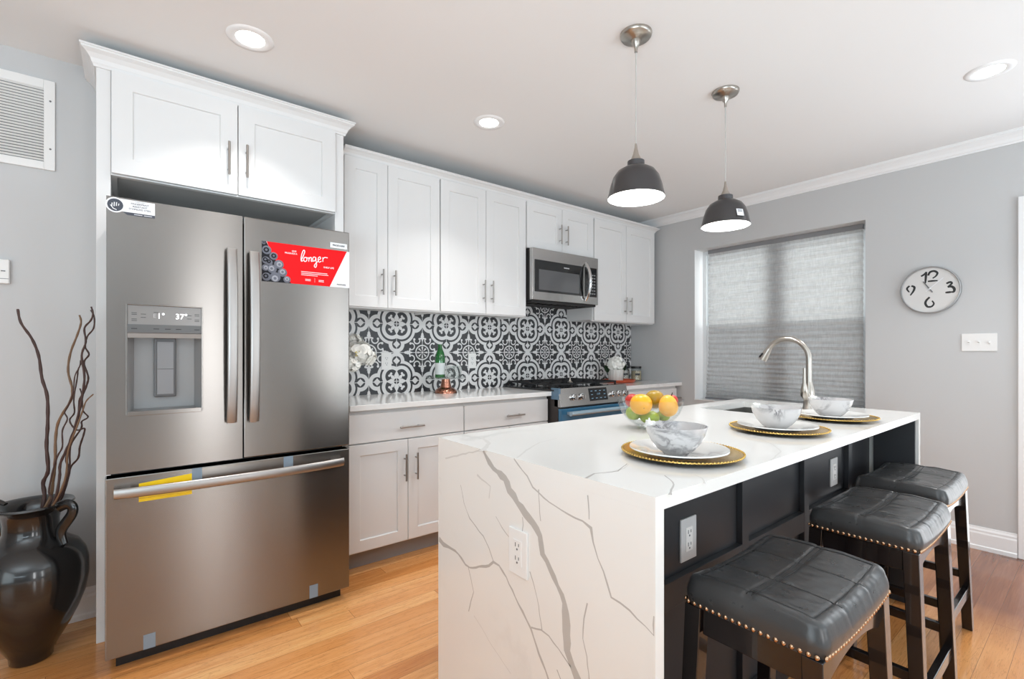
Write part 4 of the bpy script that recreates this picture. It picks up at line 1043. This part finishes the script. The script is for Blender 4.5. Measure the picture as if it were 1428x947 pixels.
def make_stool(lab):
    HX, HY = .2175, .1475
    t = thing('bar_stool', lab, 'stool', (0, 0, 0), group='bar stools along the island')
    sm_b, seams = seat_mesh(HX, HY, .612, .672)
    so_ = obj('seat', sm_b, m_leather, t, label='black faux leather seat with stitched seams')
    for pl in seams: obj('seam', MB().tube(pl, .0011, 6), m_stitch, so_)
    nm = MB(); per = []
    def side(ax, s):
        L = HX if ax == 'x' else HY; n = int((2*L-.02)/.0150)
        for i in range(n+1):
            q = -L+.010 + (2*L-.020)*i/n
            x, y = (q, s*(HY+.0025)) if ax == 'x' else (s*(HX+.0025), q)
            z = .612 + .012*(x/HX)**2 - .012 + .007
            per.append((x, y, z, ax, s))
    side('x', 1); side('x', -1); side('y', 1); side('y', -1)
    for (x, y, z, ax, s) in per: nm.sphere((x, y, z), .0056, 8, 6, sc=(1, .7, 1) if ax == 'x' else (.7, 1, 1))
    obj('nailhead_trim', nm, m_nail, t, label='row of shiny brass nailheads')
    # apron
    ap = MB()
    for s in (-1, 1):
        y = s*(HY-.020); n = 20; ys = sorted((y-.010, y+.010)); v = []
        for i in range(n+1):
            x = -HX+.04 + (2*HX-.08)*i/n; q = x/(HX-.04); zl = .545 - .0 + .030*(1-q*q) - .010; zu = .612 + .012*(x/HX)**2 - .0125
            v += [(x, ys[0], zl), (x, ys[1], zl), (x, ys[1], zu), (x, ys[0], zu)]
        f_ = [(4*i+k, 4*(i+1)+k, 4*(i+1)+(k+1) % 4, 4*i+(k+1) % 4) for i in range(n) for k in range(4)] + [(0, 1, 2, 3), (4*n+3, 4*n+2, 4*n+1, 4*n)]
        ap.add(v, f_)
        x = s*(HX-.020); ap.box(x-.010, x+.010, -HY+.04, HY-.04, .548, .608)
    obj('apron', ap, m_wood_leg, t, bevel=.002)
    for sx_ in (-1, 1):
        for sy_ in (-1, 1):
            lg = MB(); tx_, ty_ = sx_*(HX-.022), sy_*(HY-.020); bx_, by_ = sx_*(HX-.008), sy_*(HY+.004)
            v = []
            for (x, y, z, wx, wy) in ((bx_, by_, 0, .019, .017), (tx_, ty_, .611, .022, .020)):
                v += [(x-wx, y-wy, z), (x+wx, y-wy, z), (x+wx, y+wy, z), (x-wx, y+wy, z)]
            lg.add(v, [(3,2,1,0), (4,5,6,7), (0,1,5,4), (1,2,6,5), (2,3,7,6), (3,0,4,7)])
            obj('leg', lg, m_wood_leg, t, bevel=.002)
    def legp(sx_, sy_, z):
        q = z/.611; return (sx_*((HX-.008)*(1-q)+(HX-.022)*q), sy_*((HY+.004)*(1-q)+(HY-.020)*q), z)
    for s in (-1, 1):
        obj('stretcher', MB().obox(legp(-1, s, .165), legp(1, s, .165), .022, .040), m_wood_leg, t, bevel=.002)
        obj('stretcher', MB().obox(legp(s, -1, .235), legp(s, 1, .235), .020, .032), m_wood_leg, t, bevel=.002)
    return t
stool = make_stool('black leather bar stool nearest the camera, its whole seat in view')
stool.location = (1.264, .498, 0)
dup(stool, (2.046, .508, 0), 0.0, 'middle black leather bar stool, between the nearest and the farthest')
dup(stool, (2.662, .550, 0), 0.0, 'farthest black leather bar stool, next to the white end of the island')

# ------------------------------------------------------------------ pendants and downlights
m_bulb = emit('frosted pendant diffuser', (255, 253, 248), 5.0)
def pendant(x, y, lab, tag=False):
    t = thing('pendant_lamp', lab, 'pendant lamp', (x, y, CE), group='pendant lamps over the island')
    obj('canopy', MB().lathe([(0, -.030), (.016, -.030), (.030, -.020), (.058, -.016), (.062, -.010), (.064, -.004), (.064, 0)], n=36), m_nickel, t)
    obj('cord_grip', MB().lathe([(0, -.075), (.006, -.075), (.007, -.055), (.014, -.045), (.020, -.030), (.020, -.026)], n=20), m_nickel, t)
    obj('cord', MB().tube([(0, 0, -.07), (0, 0, 2.052-CE)], .0026, 8), m_cord, t)
    z0 = 1.838 - CE
    obj('stem_cap', MB().lathe([(.004, z0+.222), (.007, z0+.20), (.012, z0+.178), (.022, z0+.156), (.024, z0+.150)], n=24), m_nickel, t)
    sh = [(.030, z0+.152), (.034, z0+.150), (.035, z0+.128), (.052, z0+.122), (.075, z0+.108), (.092, z0+.084), (.103, z0+.050), (.110, z0+.018), (.115, z0)]
    inn = [(r-.002, z-.0) for r, z in sh[::-1]][:-2] + [(.032, z0+.120)]
    so_ = obj('lamp_shade', MB().lathe(sh, n=56), m_shade_o, t, label='dark metal dome shade')
    obj('shade_lining', MB().lathe([(r-.0022, z-.0008) for r, z in sh[2:]], n=56), m_shade_i, t)
    obj('diffuser', MB().lathe([(0, z0+.010), (.05, z0+.011), (.1095, z0+.016), (.1095, z0+.018), (0, z0+.018)], n=48), m_bulb, t, label='bright frosted diffuser')
    if tag:
        d = Vector((-CS*.62-.0, -SN, 0)).normalized(); sd = Vector((SN, -CS, 0)); d = (Vector((-CS, -SN, 0)) + sd*.22).normalized(); sd = Vector((0, 0, 1)).cross(d)
        mk = MB(); rr_ = lambda z: .1105-.07*(z-.018)*1.0
        c0 = d*.1125; c1 = d*.1035
        q = [c0 + sd*-.018 + Vector((0,0,z0+.022)), c0 + sd*.018 + Vector((0,0,z0+.022)), c1 + sd*.018 + Vector((0,0,z0+.056)), c1 + sd*-.018 + Vector((0,0,z0+.056))]
        mk.slab(q, d*.0008, 0)
        for zz in (.048, .042): 
            p_ = c0.lerp(c1, (zz-.022)/.034)+d*.001; mk.slab([p_+sd*-.012+Vector((0,0,z0+zz)), p_+sd*.012+Vector((0,0,z0+zz)), p_+sd*.012+Vector((0,0,z0+zz+.003)), p_+sd*-.012+Vector((0,0,z0+zz+.003))], d*.0002, 1)
        obj('price_sticker', mk, [m_prw, m_whited], so_, label='small white sticker')
    l = bpy.data.lights.new('pendant_light', 'AREA'); l.shape = 'DISK'; l.size = .19; l.energy = 3.6; l.color = (.95, .98, 1)
    lo = bpy.data.objects.new('pendant_light', l); COL.objects.link(lo); lo.location = (0, 0, z0+.0075); lo.parent = t
    return t
pendant(1.617, 1.218, 'left dark metal dome pendant lamp, the nearer of the two')
pendant(2.325, 1.210, 'right dark metal dome pendant lamp with a small white sticker', True)
m_led = emit('downlight lens', (255, 253, 250), 9.0)
for i, (x, y, lab) in enumerate(((.396, 2.231, 'round recessed ceiling light above the refrigerator'), (1.593, 2.207, 'round recessed ceiling light in front of the wall cabinets'), (3.098, .357, 'round recessed ceiling light toward the right side of the ceiling'))):
    t = thing('recessed_ceiling_light', lab, 'ceiling light', (x, y, CE), group='recessed lights in the ceiling')
    obj('trim_ring', MB().lathe([(.052, -.001), (.055, -.005), (.070, -.0065), (.084, -.005), (.088, -.0002)], n=48), m_trim, t)
    obj('lens', MB().lathe([(0, -.0035), (.053, -.0035), (.053, -.002)], n=40), m_led, t, label='glowing white lens')
    l = bpy.data.lights.new('downlight', 'AREA'); l.shape = 'DISK'; l.size = .10; l.energy = 4.6; l.spread = math.radians(104); l.color = (1, .985, .96)
    lo = bpy.data.objects.new('downlight', l); COL.objects.link(lo); lo.location = (0, 0, -.0055); lo.parent = t

# ------------------------------------------------------------------ wall clock
ck_ = thing('wall_clock', 'round wall clock with large brushed 12, 3, 6 and 9 numerals', 'clock', (R-.0005, .746, 1.611), -PI/2)
obj('face', MB().lathe([(0, -.012), (.1448, -.012), (.1448, -.0)], n=64, axis='y'), m_clockf, ck_)
obj('rim', MB().lathe([(.1445, -.012), (.1445, -.020), (.147, -.023), (.151, -.022), (.153, -.016), (.153, 0), (.142, 0)], n=64, axis='y'), m_clockr, ck_, label='grey metal rim')
NUM = {k: MB() for k in ('12', '3', '6', '9')}
def stroke(nmr, pts, w_=.0085):
    P_ = []
    for i in range(len(pts)-1):
        p0 = Vector(pts[max(i-1, 0)]); p1 = Vector(pts[i]); p2 = Vector(pts[i+1]); p3 = Vector(pts[min(i+2, len(pts)-1)])
        for k in range(5):
            t = k/5; P_.append(.5*((2*p1)+(-p0+p2)*t+(2*p0-5*p1+4*p2-p3)*t*t+(-p0+3*p1-3*p2+p3)*t**3))
    P_.append(Vector(pts[-1]))
    nmr.tube([(p.x, -.0128, p.y) for p in P_], [w_*.80*(.62+.38*math.sin(PI*min(1, .15+i/len(P_)))) for i in range(len(P_))], 8); P0 = len(P_)*8
    for q in range(len(nmr.v)-P0, len(nmr.v)):
        x_, y_, z_ = nmr.v[q]; nmr.v[q] = (x_, -.0124+(y_+.0128)*.12, z_)
def Cn(a, b):        # coordinates read off the clock face
    u = 1240 + a/6.766; v = 360 + b/6.764; p = atX(u, v, R-.012); return (-(p[1]-.746), p[2]-1.611)
for which, (pts, w_) in zip(('12',)*4 + ('3',)*3 + ('6',) + ('9',)*2, (([Cn(300,172), Cn(325,158), Cn(352,130)], .007), ([Cn(350,130), Cn(346,180), Cn(341,238)], .008),
                ([Cn(368,165), Cn(385,133), Cn(425,122), Cn(455,140), Cn(440,170), Cn(410,190)], .008), ([Cn(365,220), Cn(410,215), Cn(458,212)], .007),
                ([Cn(540,240), Cn(575,226), Cn(590,240), Cn(552,272)], .008), ([Cn(552,272), Cn(590,268), Cn(615,290), Cn(608,318), Cn(585,318)], .009), ([Cn(585,320), Cn(530,325)], .008),
                ([Cn(382,368), Cn(352,398), Cn(342,428), Cn(362,458), Cn(400,456), Cn(422,430), Cn(405,402)], .008),
                ([Cn(192,262), Cn(168,290), Cn(190,322)], .007), ([Cn(210,262), Cn(238,275), Cn(230,310), Cn(200,352)], .008))):
    stroke(NUM[which], pts, w_)
for k_, nm_ in NUM.items(): obj('numeral', nm_, m_ink, ck_, label='black brush-stroke numeral ' + k_)
hn = MB(); h0 = Cn(385, 290); h1 = Cn(322, 222); h2 = Cn(410, 322); m1 = Cn(512, 185); m2 = Cn(350, 315)
hn.obox((h2[0], -.016, h2[1]), (h1[0], -.016, h1[1]), .002, .006, up=(1, 0, 0), mi=1); hn.obox((m2[0], -.018, m2[1]), (m1[0], -.018, m1[1]), .002, .0035, up=(1, 0, 0), mi=0)
hn.lathe([(0, -.021), (.005, -.021), (.005, -.012)], (h0[0], 0, h0[1]), 12, 0, axis='y')
obj('hands', hn, [m_prw, m_whited], ck_, label='thin pale clock hands')

# ------------------------------------------------------------------ left wall fittings
vt = thing('return_air_grille', 'white slatted return air grille high on the left wall', 'vent', (-.60, YL-.0005, 2.205))
vf = MB(); fr_loc = (-.95, -.249, 2.008, 2.400)
x0, x1, z0, z1 = fr_loc
for (a, b, c0, d0) in ((x0, x0+.036, z0, z1), (x1-.036, x1, z0, z1), (x0+.036, x1-.036, z0, z0+.034), (x0+.036, x1-.036, z1-.038, z1)): vf.box(a, b, YL-.012, YL-.0006, c0, d0)
obj('frame', vf, m_white, vt, bevel=.002, world=True)
sl = MB(); n = 26
for i in range(n):
    z = z0+.042 + (z1-z0-.084)*i/(n-1); sl.obox((x0+.0365, YL-.007, z), (x1-.0365, YL-.007, z), .009, .0022, up=(0, .75, 1))
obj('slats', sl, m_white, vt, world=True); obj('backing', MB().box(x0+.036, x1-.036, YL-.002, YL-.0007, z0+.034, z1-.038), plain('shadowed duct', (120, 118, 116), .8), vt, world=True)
sw = MB()
for zz in (2.10, 2.31): sw.lathe([(0, -.0135), (.004, -.0135), (.004, -.012)], (x1-.015, YL, zz), 10, axis='y')
obj('screws', sw, m_whited, vt, world=True)
th = thing('thermostat', 'white thermostat at the left edge of the photo, above the branches', 'thermostat', (-.45, YL-.0005, 1.55))
obj('housing', MB().box(-.505, -.388, YL-.026, YL-.0006, 1.498, 1.599), m_white, th, bevel=.003, world=True)
tb = MB().box(-.500, -.389, YL-.0268, YL-.0262, 1.517, 1.519); tb.box(-.412, -.399, YL-.029, YL-.026, 1.548, 1.552); tb.box(-.48, -.425, YL-.0268, YL-.0262, 1.54, 1.58)
obj('buttons', tb, m_whited, th, world=True)

# ------------------------------------------------------------------ black urn with willow branches
VK = 1.90; vc = atK(44, 489.3, VK); VX, VY = vc[0], vc[1]
vs = thing('pottery_urn', 'large glossy black two-handled urn on the floor beside the refrigerator', 'urn', (VX, VY, 0))
vp = [(0, 0), (.058, 0), (.064, .006), (.066, .030), (.088, .070), (.116, .120), (.143, .180), (.163, .240), (.172, .305), (.1715, .365), (.162, .405), (.142, .440), (.112, .462), (.092, .482), (.083, .510), (.082, .545), (.088, .575), (.104, .595), (.122, .603), (.129, .609), (.126, .615), (.112, .614), (.090, .604), (.076, .585), (.070, .540), (.074, .500), (.10, .46), (.10, .40), (0, .35)]
obj('body', MB().lathe(vp, n=64), m_vase, vs)
rd = Vector((SN, -CS, 0))
for s in (1, -1):
    d = rd*s; pts = [d*r_ + Vector((0, 0, z_)) for r_, z_ in ((.108, .598), (.130, .610), (.152, .612), (.166, .598), (.162, .572), (.142, .545), (.124, .522), (.114, .500), (.116, .478), (.126, .452))]
    sm = []
    for i in range(len(pts)-1):
        for k in range(3): sm.append(pts[i].lerp(pts[i+1], k/3))
    sm.append(pts[-1])
    for _ in range(3): sm = [sm[0]] + [(sm[i-1]+sm[i]*2+sm[i+1])/4 for i in range(1, len(sm)-1)] + [sm[-1]]
    mb = MB(); mb.tube(sm, [.012]*len(sm), 14, flat=1.7); obj('handle', mb, m_vase, vs)
def branch(px, rpx, mat, lab, dk=0.0, into=True):
    pts = [];
    for (a, b) in px:
        u = a/3.16; v = 420 + b/3.157; pts.append(Vector(atK(u, v, VK+dk)))
    # root the branch inside the mouth of the urn
    root = Vector((VX, VY, .49)); p0 = pts[0]
    pts = [root.lerp(p0, .0) + Vector((rnd.uniform(-.02, .02), rnd.uniform(-.02, .02), 0)), p0] + pts[1:] if into else pts
    P_ = []
    for i in range(len(pts)-1):
        q0, q1, q2, q3 = pts[max(i-1, 0)], pts[i], pts[i+1], pts[min(i+2, len(pts)-1)]
        for k in range(5):
            t = k/5; P_.append(.5*((2*q1)+(-q0+q2)*t+(2*q0-5*q1+4*q2-q3)*t*t+(-q0+3*q1-3*q2+q3)*t**3))
    P_.append(pts[-1]); n = len(P_)
    rs_ = [(rpx/3.16*VK/FPX/2)*(1.25 - .55*i/n)*(1+.12*math.sin(i*1.9)) for i in range(n)]
    mb = MB(); mb.tube(P_, rs_, 9)
    single('willow_branch', mb, mat, lab, 'branch', 'willow branches in the urn', loc=tuple(pts[0]))
branch([(195,870),(190,800),(212,745),(205,640),(210,540),(208,420),(185,340),(170,240),(140,165),(92,95),(78,35)], 13, m_twig, 'thick straight dark branch leaning left, alone at the left of the bunch', .02)
branch([(215,880),(235,780),(243,700),(245,600),(260,525),(310,440),(318,385),(300,310),(310,230),(340,150),(357,95),(350,62)], 10, m_twig2, 'tan brown branch with a bent tip in the middle of the bunch', 0)
branch([(240,880),(262,780),(265,720),(290,660),(320,590),(350,480),(365,400),(372,330),(360,240),(378,180),(372,120),(400,85),(410,55),(402,25)], 9, m_twig, 'dark twisted branch reaching highest beside the refrigerator', -.02)
branch([(250,885),(300,760),(292,690),(310,610),(345,520),(350,440),(370,400),(385,360),(388,330),(370,270),(392,235),(375,200),(385,155),(412,120),(415,70),(400,40)], 8, m_twig, 'wavy dark branch twining round the tallest one', .025)
branch([(262,885),(290,800),(312,730),(345,690),(352,640),(368,590),(372,560),(340,568),(315,545),(308,520),(328,490),(325,430),(340,340),(345,300),(358,270),(360,230)], 7, m_twig, 'thin dark curly branch looping in the middle of the bunch', .045)
branch([(225,880),(215,840),(235,740),(255,680),(275,640),(275,570),(297,520),(285,490),(300,460),(322,400),(330,330),(350,290),(355,260)], 6, m_twig, 'thin dark wavy branch crossing the tan one', -.015)
branch([(245,880),(290,770),(300,660),(340,550),(365,480),(380,440),(411,410)], 7, m_twig2, 'short branch with its tip bent right toward the refrigerator', -.03)
branch([(258,888),(305,760),(310,640),(358,560),(360,530),(388,510),(365,480),(362,420),(352,384)], 7, m_twig, 'short dark branch with a sharp kink, lowest on the right', .065)

# ------------------------------------------------------------------ things on the back counter
def petals(mb, c, R_, n, rn, size, mi=0, up=None):
    for i in range(n):
        d = Vector((rn.gauss(0, 1), rn.gauss(0, 1), rn.gauss(0, 1))).normalized()
        if up is not None and d.dot(up) < -.3: d = -d
        a = d.orthogonal().normalized(); a.rotate(Matrix.Rotation(rn.uniform(0, 2*PI), 3, d)); b = d.cross(a)
        p = Vector(c) + d * R_ * rn.uniform(.75, 1.0); s = size * rn.uniform(.7, 1.2); tl = d * s * .35
        nn = 7; v = [p - tl*.2]
        for k in range(nn): an = 2*PI*k/nn; rr_ = s*(1+.15*math.sin(an*3)); v.append(p + a*math.cos(an)*rr_*.8 + b*math.sin(an)*rr_ + tl*(.5+.4*math.cos(an)))
        mb.add(v, [(0, 1+k, 1+(k+1) % nn) for k in range(nn)], mi, True)
pv = (0.965, 2.93)
fv = thing('flower_vase', 'white vase of large white peonies behind the right side of the refrigerator', 'vase of flowers', (pv[0], pv[1], CT+.0005))
obj('vase', MB().lathe([(.035, 0), (.040, .01), (.038, .10), (.026, .16), (.030, .19), (.027, .19), (.022, .16), (.03, .10), (0, .02)], n=28), m_pot, fv)
rn = random.Random(11); 
for (u, v, k_, rad) in ((503, 493, 3.02, .070), (493, 478, 3.10, .055), (514, 499, 3.06, .045), (492, 508, 2.98, .045)):
    c = Vector(atK(u, v, k_)) - Vector((pv[0], pv[1], CT+.0005)); fl = MB(); petals(fl, c, rad, 90, rn, rad*.42)
    fl.sphere(c, rad*.72, 14, 10)
    fo = obj('peony', fl, m_petal, fv, label='white peony bloom')
    if rad == .070:
        cc = MB()
        for i in range(12): cc.sphere(c + Vector((-CS, -SN, 0))*rad*1.02 + Vector((rn.uniform(-.014, .014), 0, rn.uniform(-.014, .014))), .004, 6, 5)
        obj('flower_centre', cc, m_petalc, fo)
    obj('stem', MB().tube([(0, 0, .12), (c.x*.4, c.y*.4, .2), tuple(c*.95)], .003, 8), m_leaf, fv)
# copper stand with glass tray
sx_, sy_ = 1.742, 2.930
cs_ = thing('serving_stand', 'low stand with hammered copper foot and clear glass tray, holding the green bottle', 'serving stand', (sx_, sy_, CT+.0005))
obj('foot', MB().lathe([(.078, 0), (.078, .006), (.070, .022), (.055, .034), (.040, .040), (.034, .062), (.030, .088), (.030, .100), (.0, .100)], n=40), m_copper, cs_, label='hammered copper foot')
obj('glass_tray', MB().lathe([(0, .1005), (.125, .1005), (.138, .108), (.140, .118), (.137, .118), (.134, .110), (.122, .1045), (0, .1045)], n=56), m_glass, cs_)
zt_ = CT+.0005+.1045+.0005
bxy = Vector((sx_, sy_)) + Vector((SN, -CS))*-.040
gbt = thing('glass_bottle', 'green glass bottle with a pale label on the copper-footed tray', 'bottle', (bxy.x, bxy.y, zt_))
obj('bottle_body', MB().lathe([(0, 0), (.033, 0), (.035, .005), (.035, .125), (.0335, .150), (.027, .176), (.018, .198), (.0140, .214), (.0135, .226), (.016, .227), (.016, .235), (0, .235)], n=32), m_green, gbt)
obj('bottle_label', MB().lathe([(.0355, .025), (.0355, .105)], n=32), m_label_b, gbt); gbt.children[-1].data.materials[0] = m_label_b
gg = MB().lathe([(0, 0), (.026, 0), (.028, .004), (.033, .085), (.0315, .085), (.0265, .008), (0, .007)], n=32)
g1 = Vector((sx_, sy_)) + Vector((SN, -CS))*.036 + Vector((-CS, -SN))*.03; g2 = Vector((sx_, sy_)) + Vector((SN, -CS))*.075 + Vector((CS, SN))*.045
single('drinking_glass', gg, m_glass, 'clear tumbler right beside the green bottle on the tray', 'glass', 'tumblers on the tray').location = (g1.x, g1.y, zt_)
gg2 = MB().lathe([(0, 0), (.026, 0), (.028, .004), (.033, .085), (.0315, .085), (.0265, .008), (0, .007)], n=32)
single('drinking_glass', gg2, m_glass, 'clear tumbler farther right at the back edge of the tray', 'glass', 'tumblers on the tray').location = (g2.x, g2.y, zt_)

tx0, ty0 = 3.60, 2.905
tr_ = MB().lathe([(0, 0), (.135, 0), (.148, .010), (.152, .026), (.149, .026), (.144, .012), (.132, .004), (0, .004)], n=48)
single('round_tray', tr_, m_redtray, 'copper red round tray under the white flower pot, right of the range', 'tray').location = (tx0, ty0, CT+.0005)
pp_ = Vector((tx0, ty0)) + Vector((SN, -CS))*-.030
fp = thing('flower_pot', 'white ribbed pot of white hydrangeas standing on the copper red tray', 'potted flowers', (pp_.x, pp_.y, CT+.0005+.0045))
obj('pot', MB().lathe([(.055, 0), (.066, .012), (.071, .10), (.072, .115), (.068, .115), (.062, .10), (0, .09)], n=96, wob=lambda a, z: 1 + .018*math.cos(16*a)), m_pot, fp)
hy = MB(); rn = random.Random(5)
for (dx, dz, r_) in ((-.03, .165, .062), (.035, .155, .055), (0.0, .185, .060)):
    c = Vector((SN, -CS, 0))*dx + Vector((0, 0, dz)); hy.sphere(c, r_*.8, 12, 8); petals(hy, c, r_, 70, rn, .018)
obj('blossoms', hy, m_petal, fp, label='white hydrangea blossoms')
lf = MB(); 
for a_, zz in ((-.7, .125), (.9, .14), (2.2, .13)):
    c = Vector((SN, -CS, 0))*math.copysign(.072, a_ if a_ < 1 else 1) + Vector((0, 0, zz)); petals(lf, c, .012, 3, rn, .035)
obj('leaves', lf, m_leaf, fp)
for i, (u, v, lab) in enumerate(((872.5, 531, 'glass spice jar with black lid beside the hydrangea tray'), (889, 531.5, 'glass spice jar with black lid nearest the window wall'))):
    p = atZ(u, v, CT); q = Vector((p[0], p[1])) + Vector((CS, SN))*.05
    j = thing('spice_jar', lab, 'jar', (q.x, q.y, CT+.0005), group='glass jars with black lids')
    obj('jar_glass', MB().lathe([(0, 0), (.046, 0), (.052, .006), (.052, .105), (.044, .120), (.042, .120), (.049, .103), (.049, .009), (0, .005)], n=32), m_glass, j)
    obj('contents', MB().lathe([(0, .0095), (.047, .0095), (.047, .095), (0, .10)], n=24), plain('beige snacks %d' % i, ((196, 186, 178) if i == 0 else (190, 172, 140)), .7, bump=1.0, bscale=40, vary=.35), j)
    obj('lid', MB().lathe([(.050, .1205), (.050, .142), (0, .143)], n=32), m_black, j)
    dd = Vector((-CS, -SN)); obj('black_label', MB().obox(tuple(dd*.053)+(.055,), tuple(dd*.053)+(.075,), .045, .0016, up=(dd.x, dd.y, 0)), m_black, j)
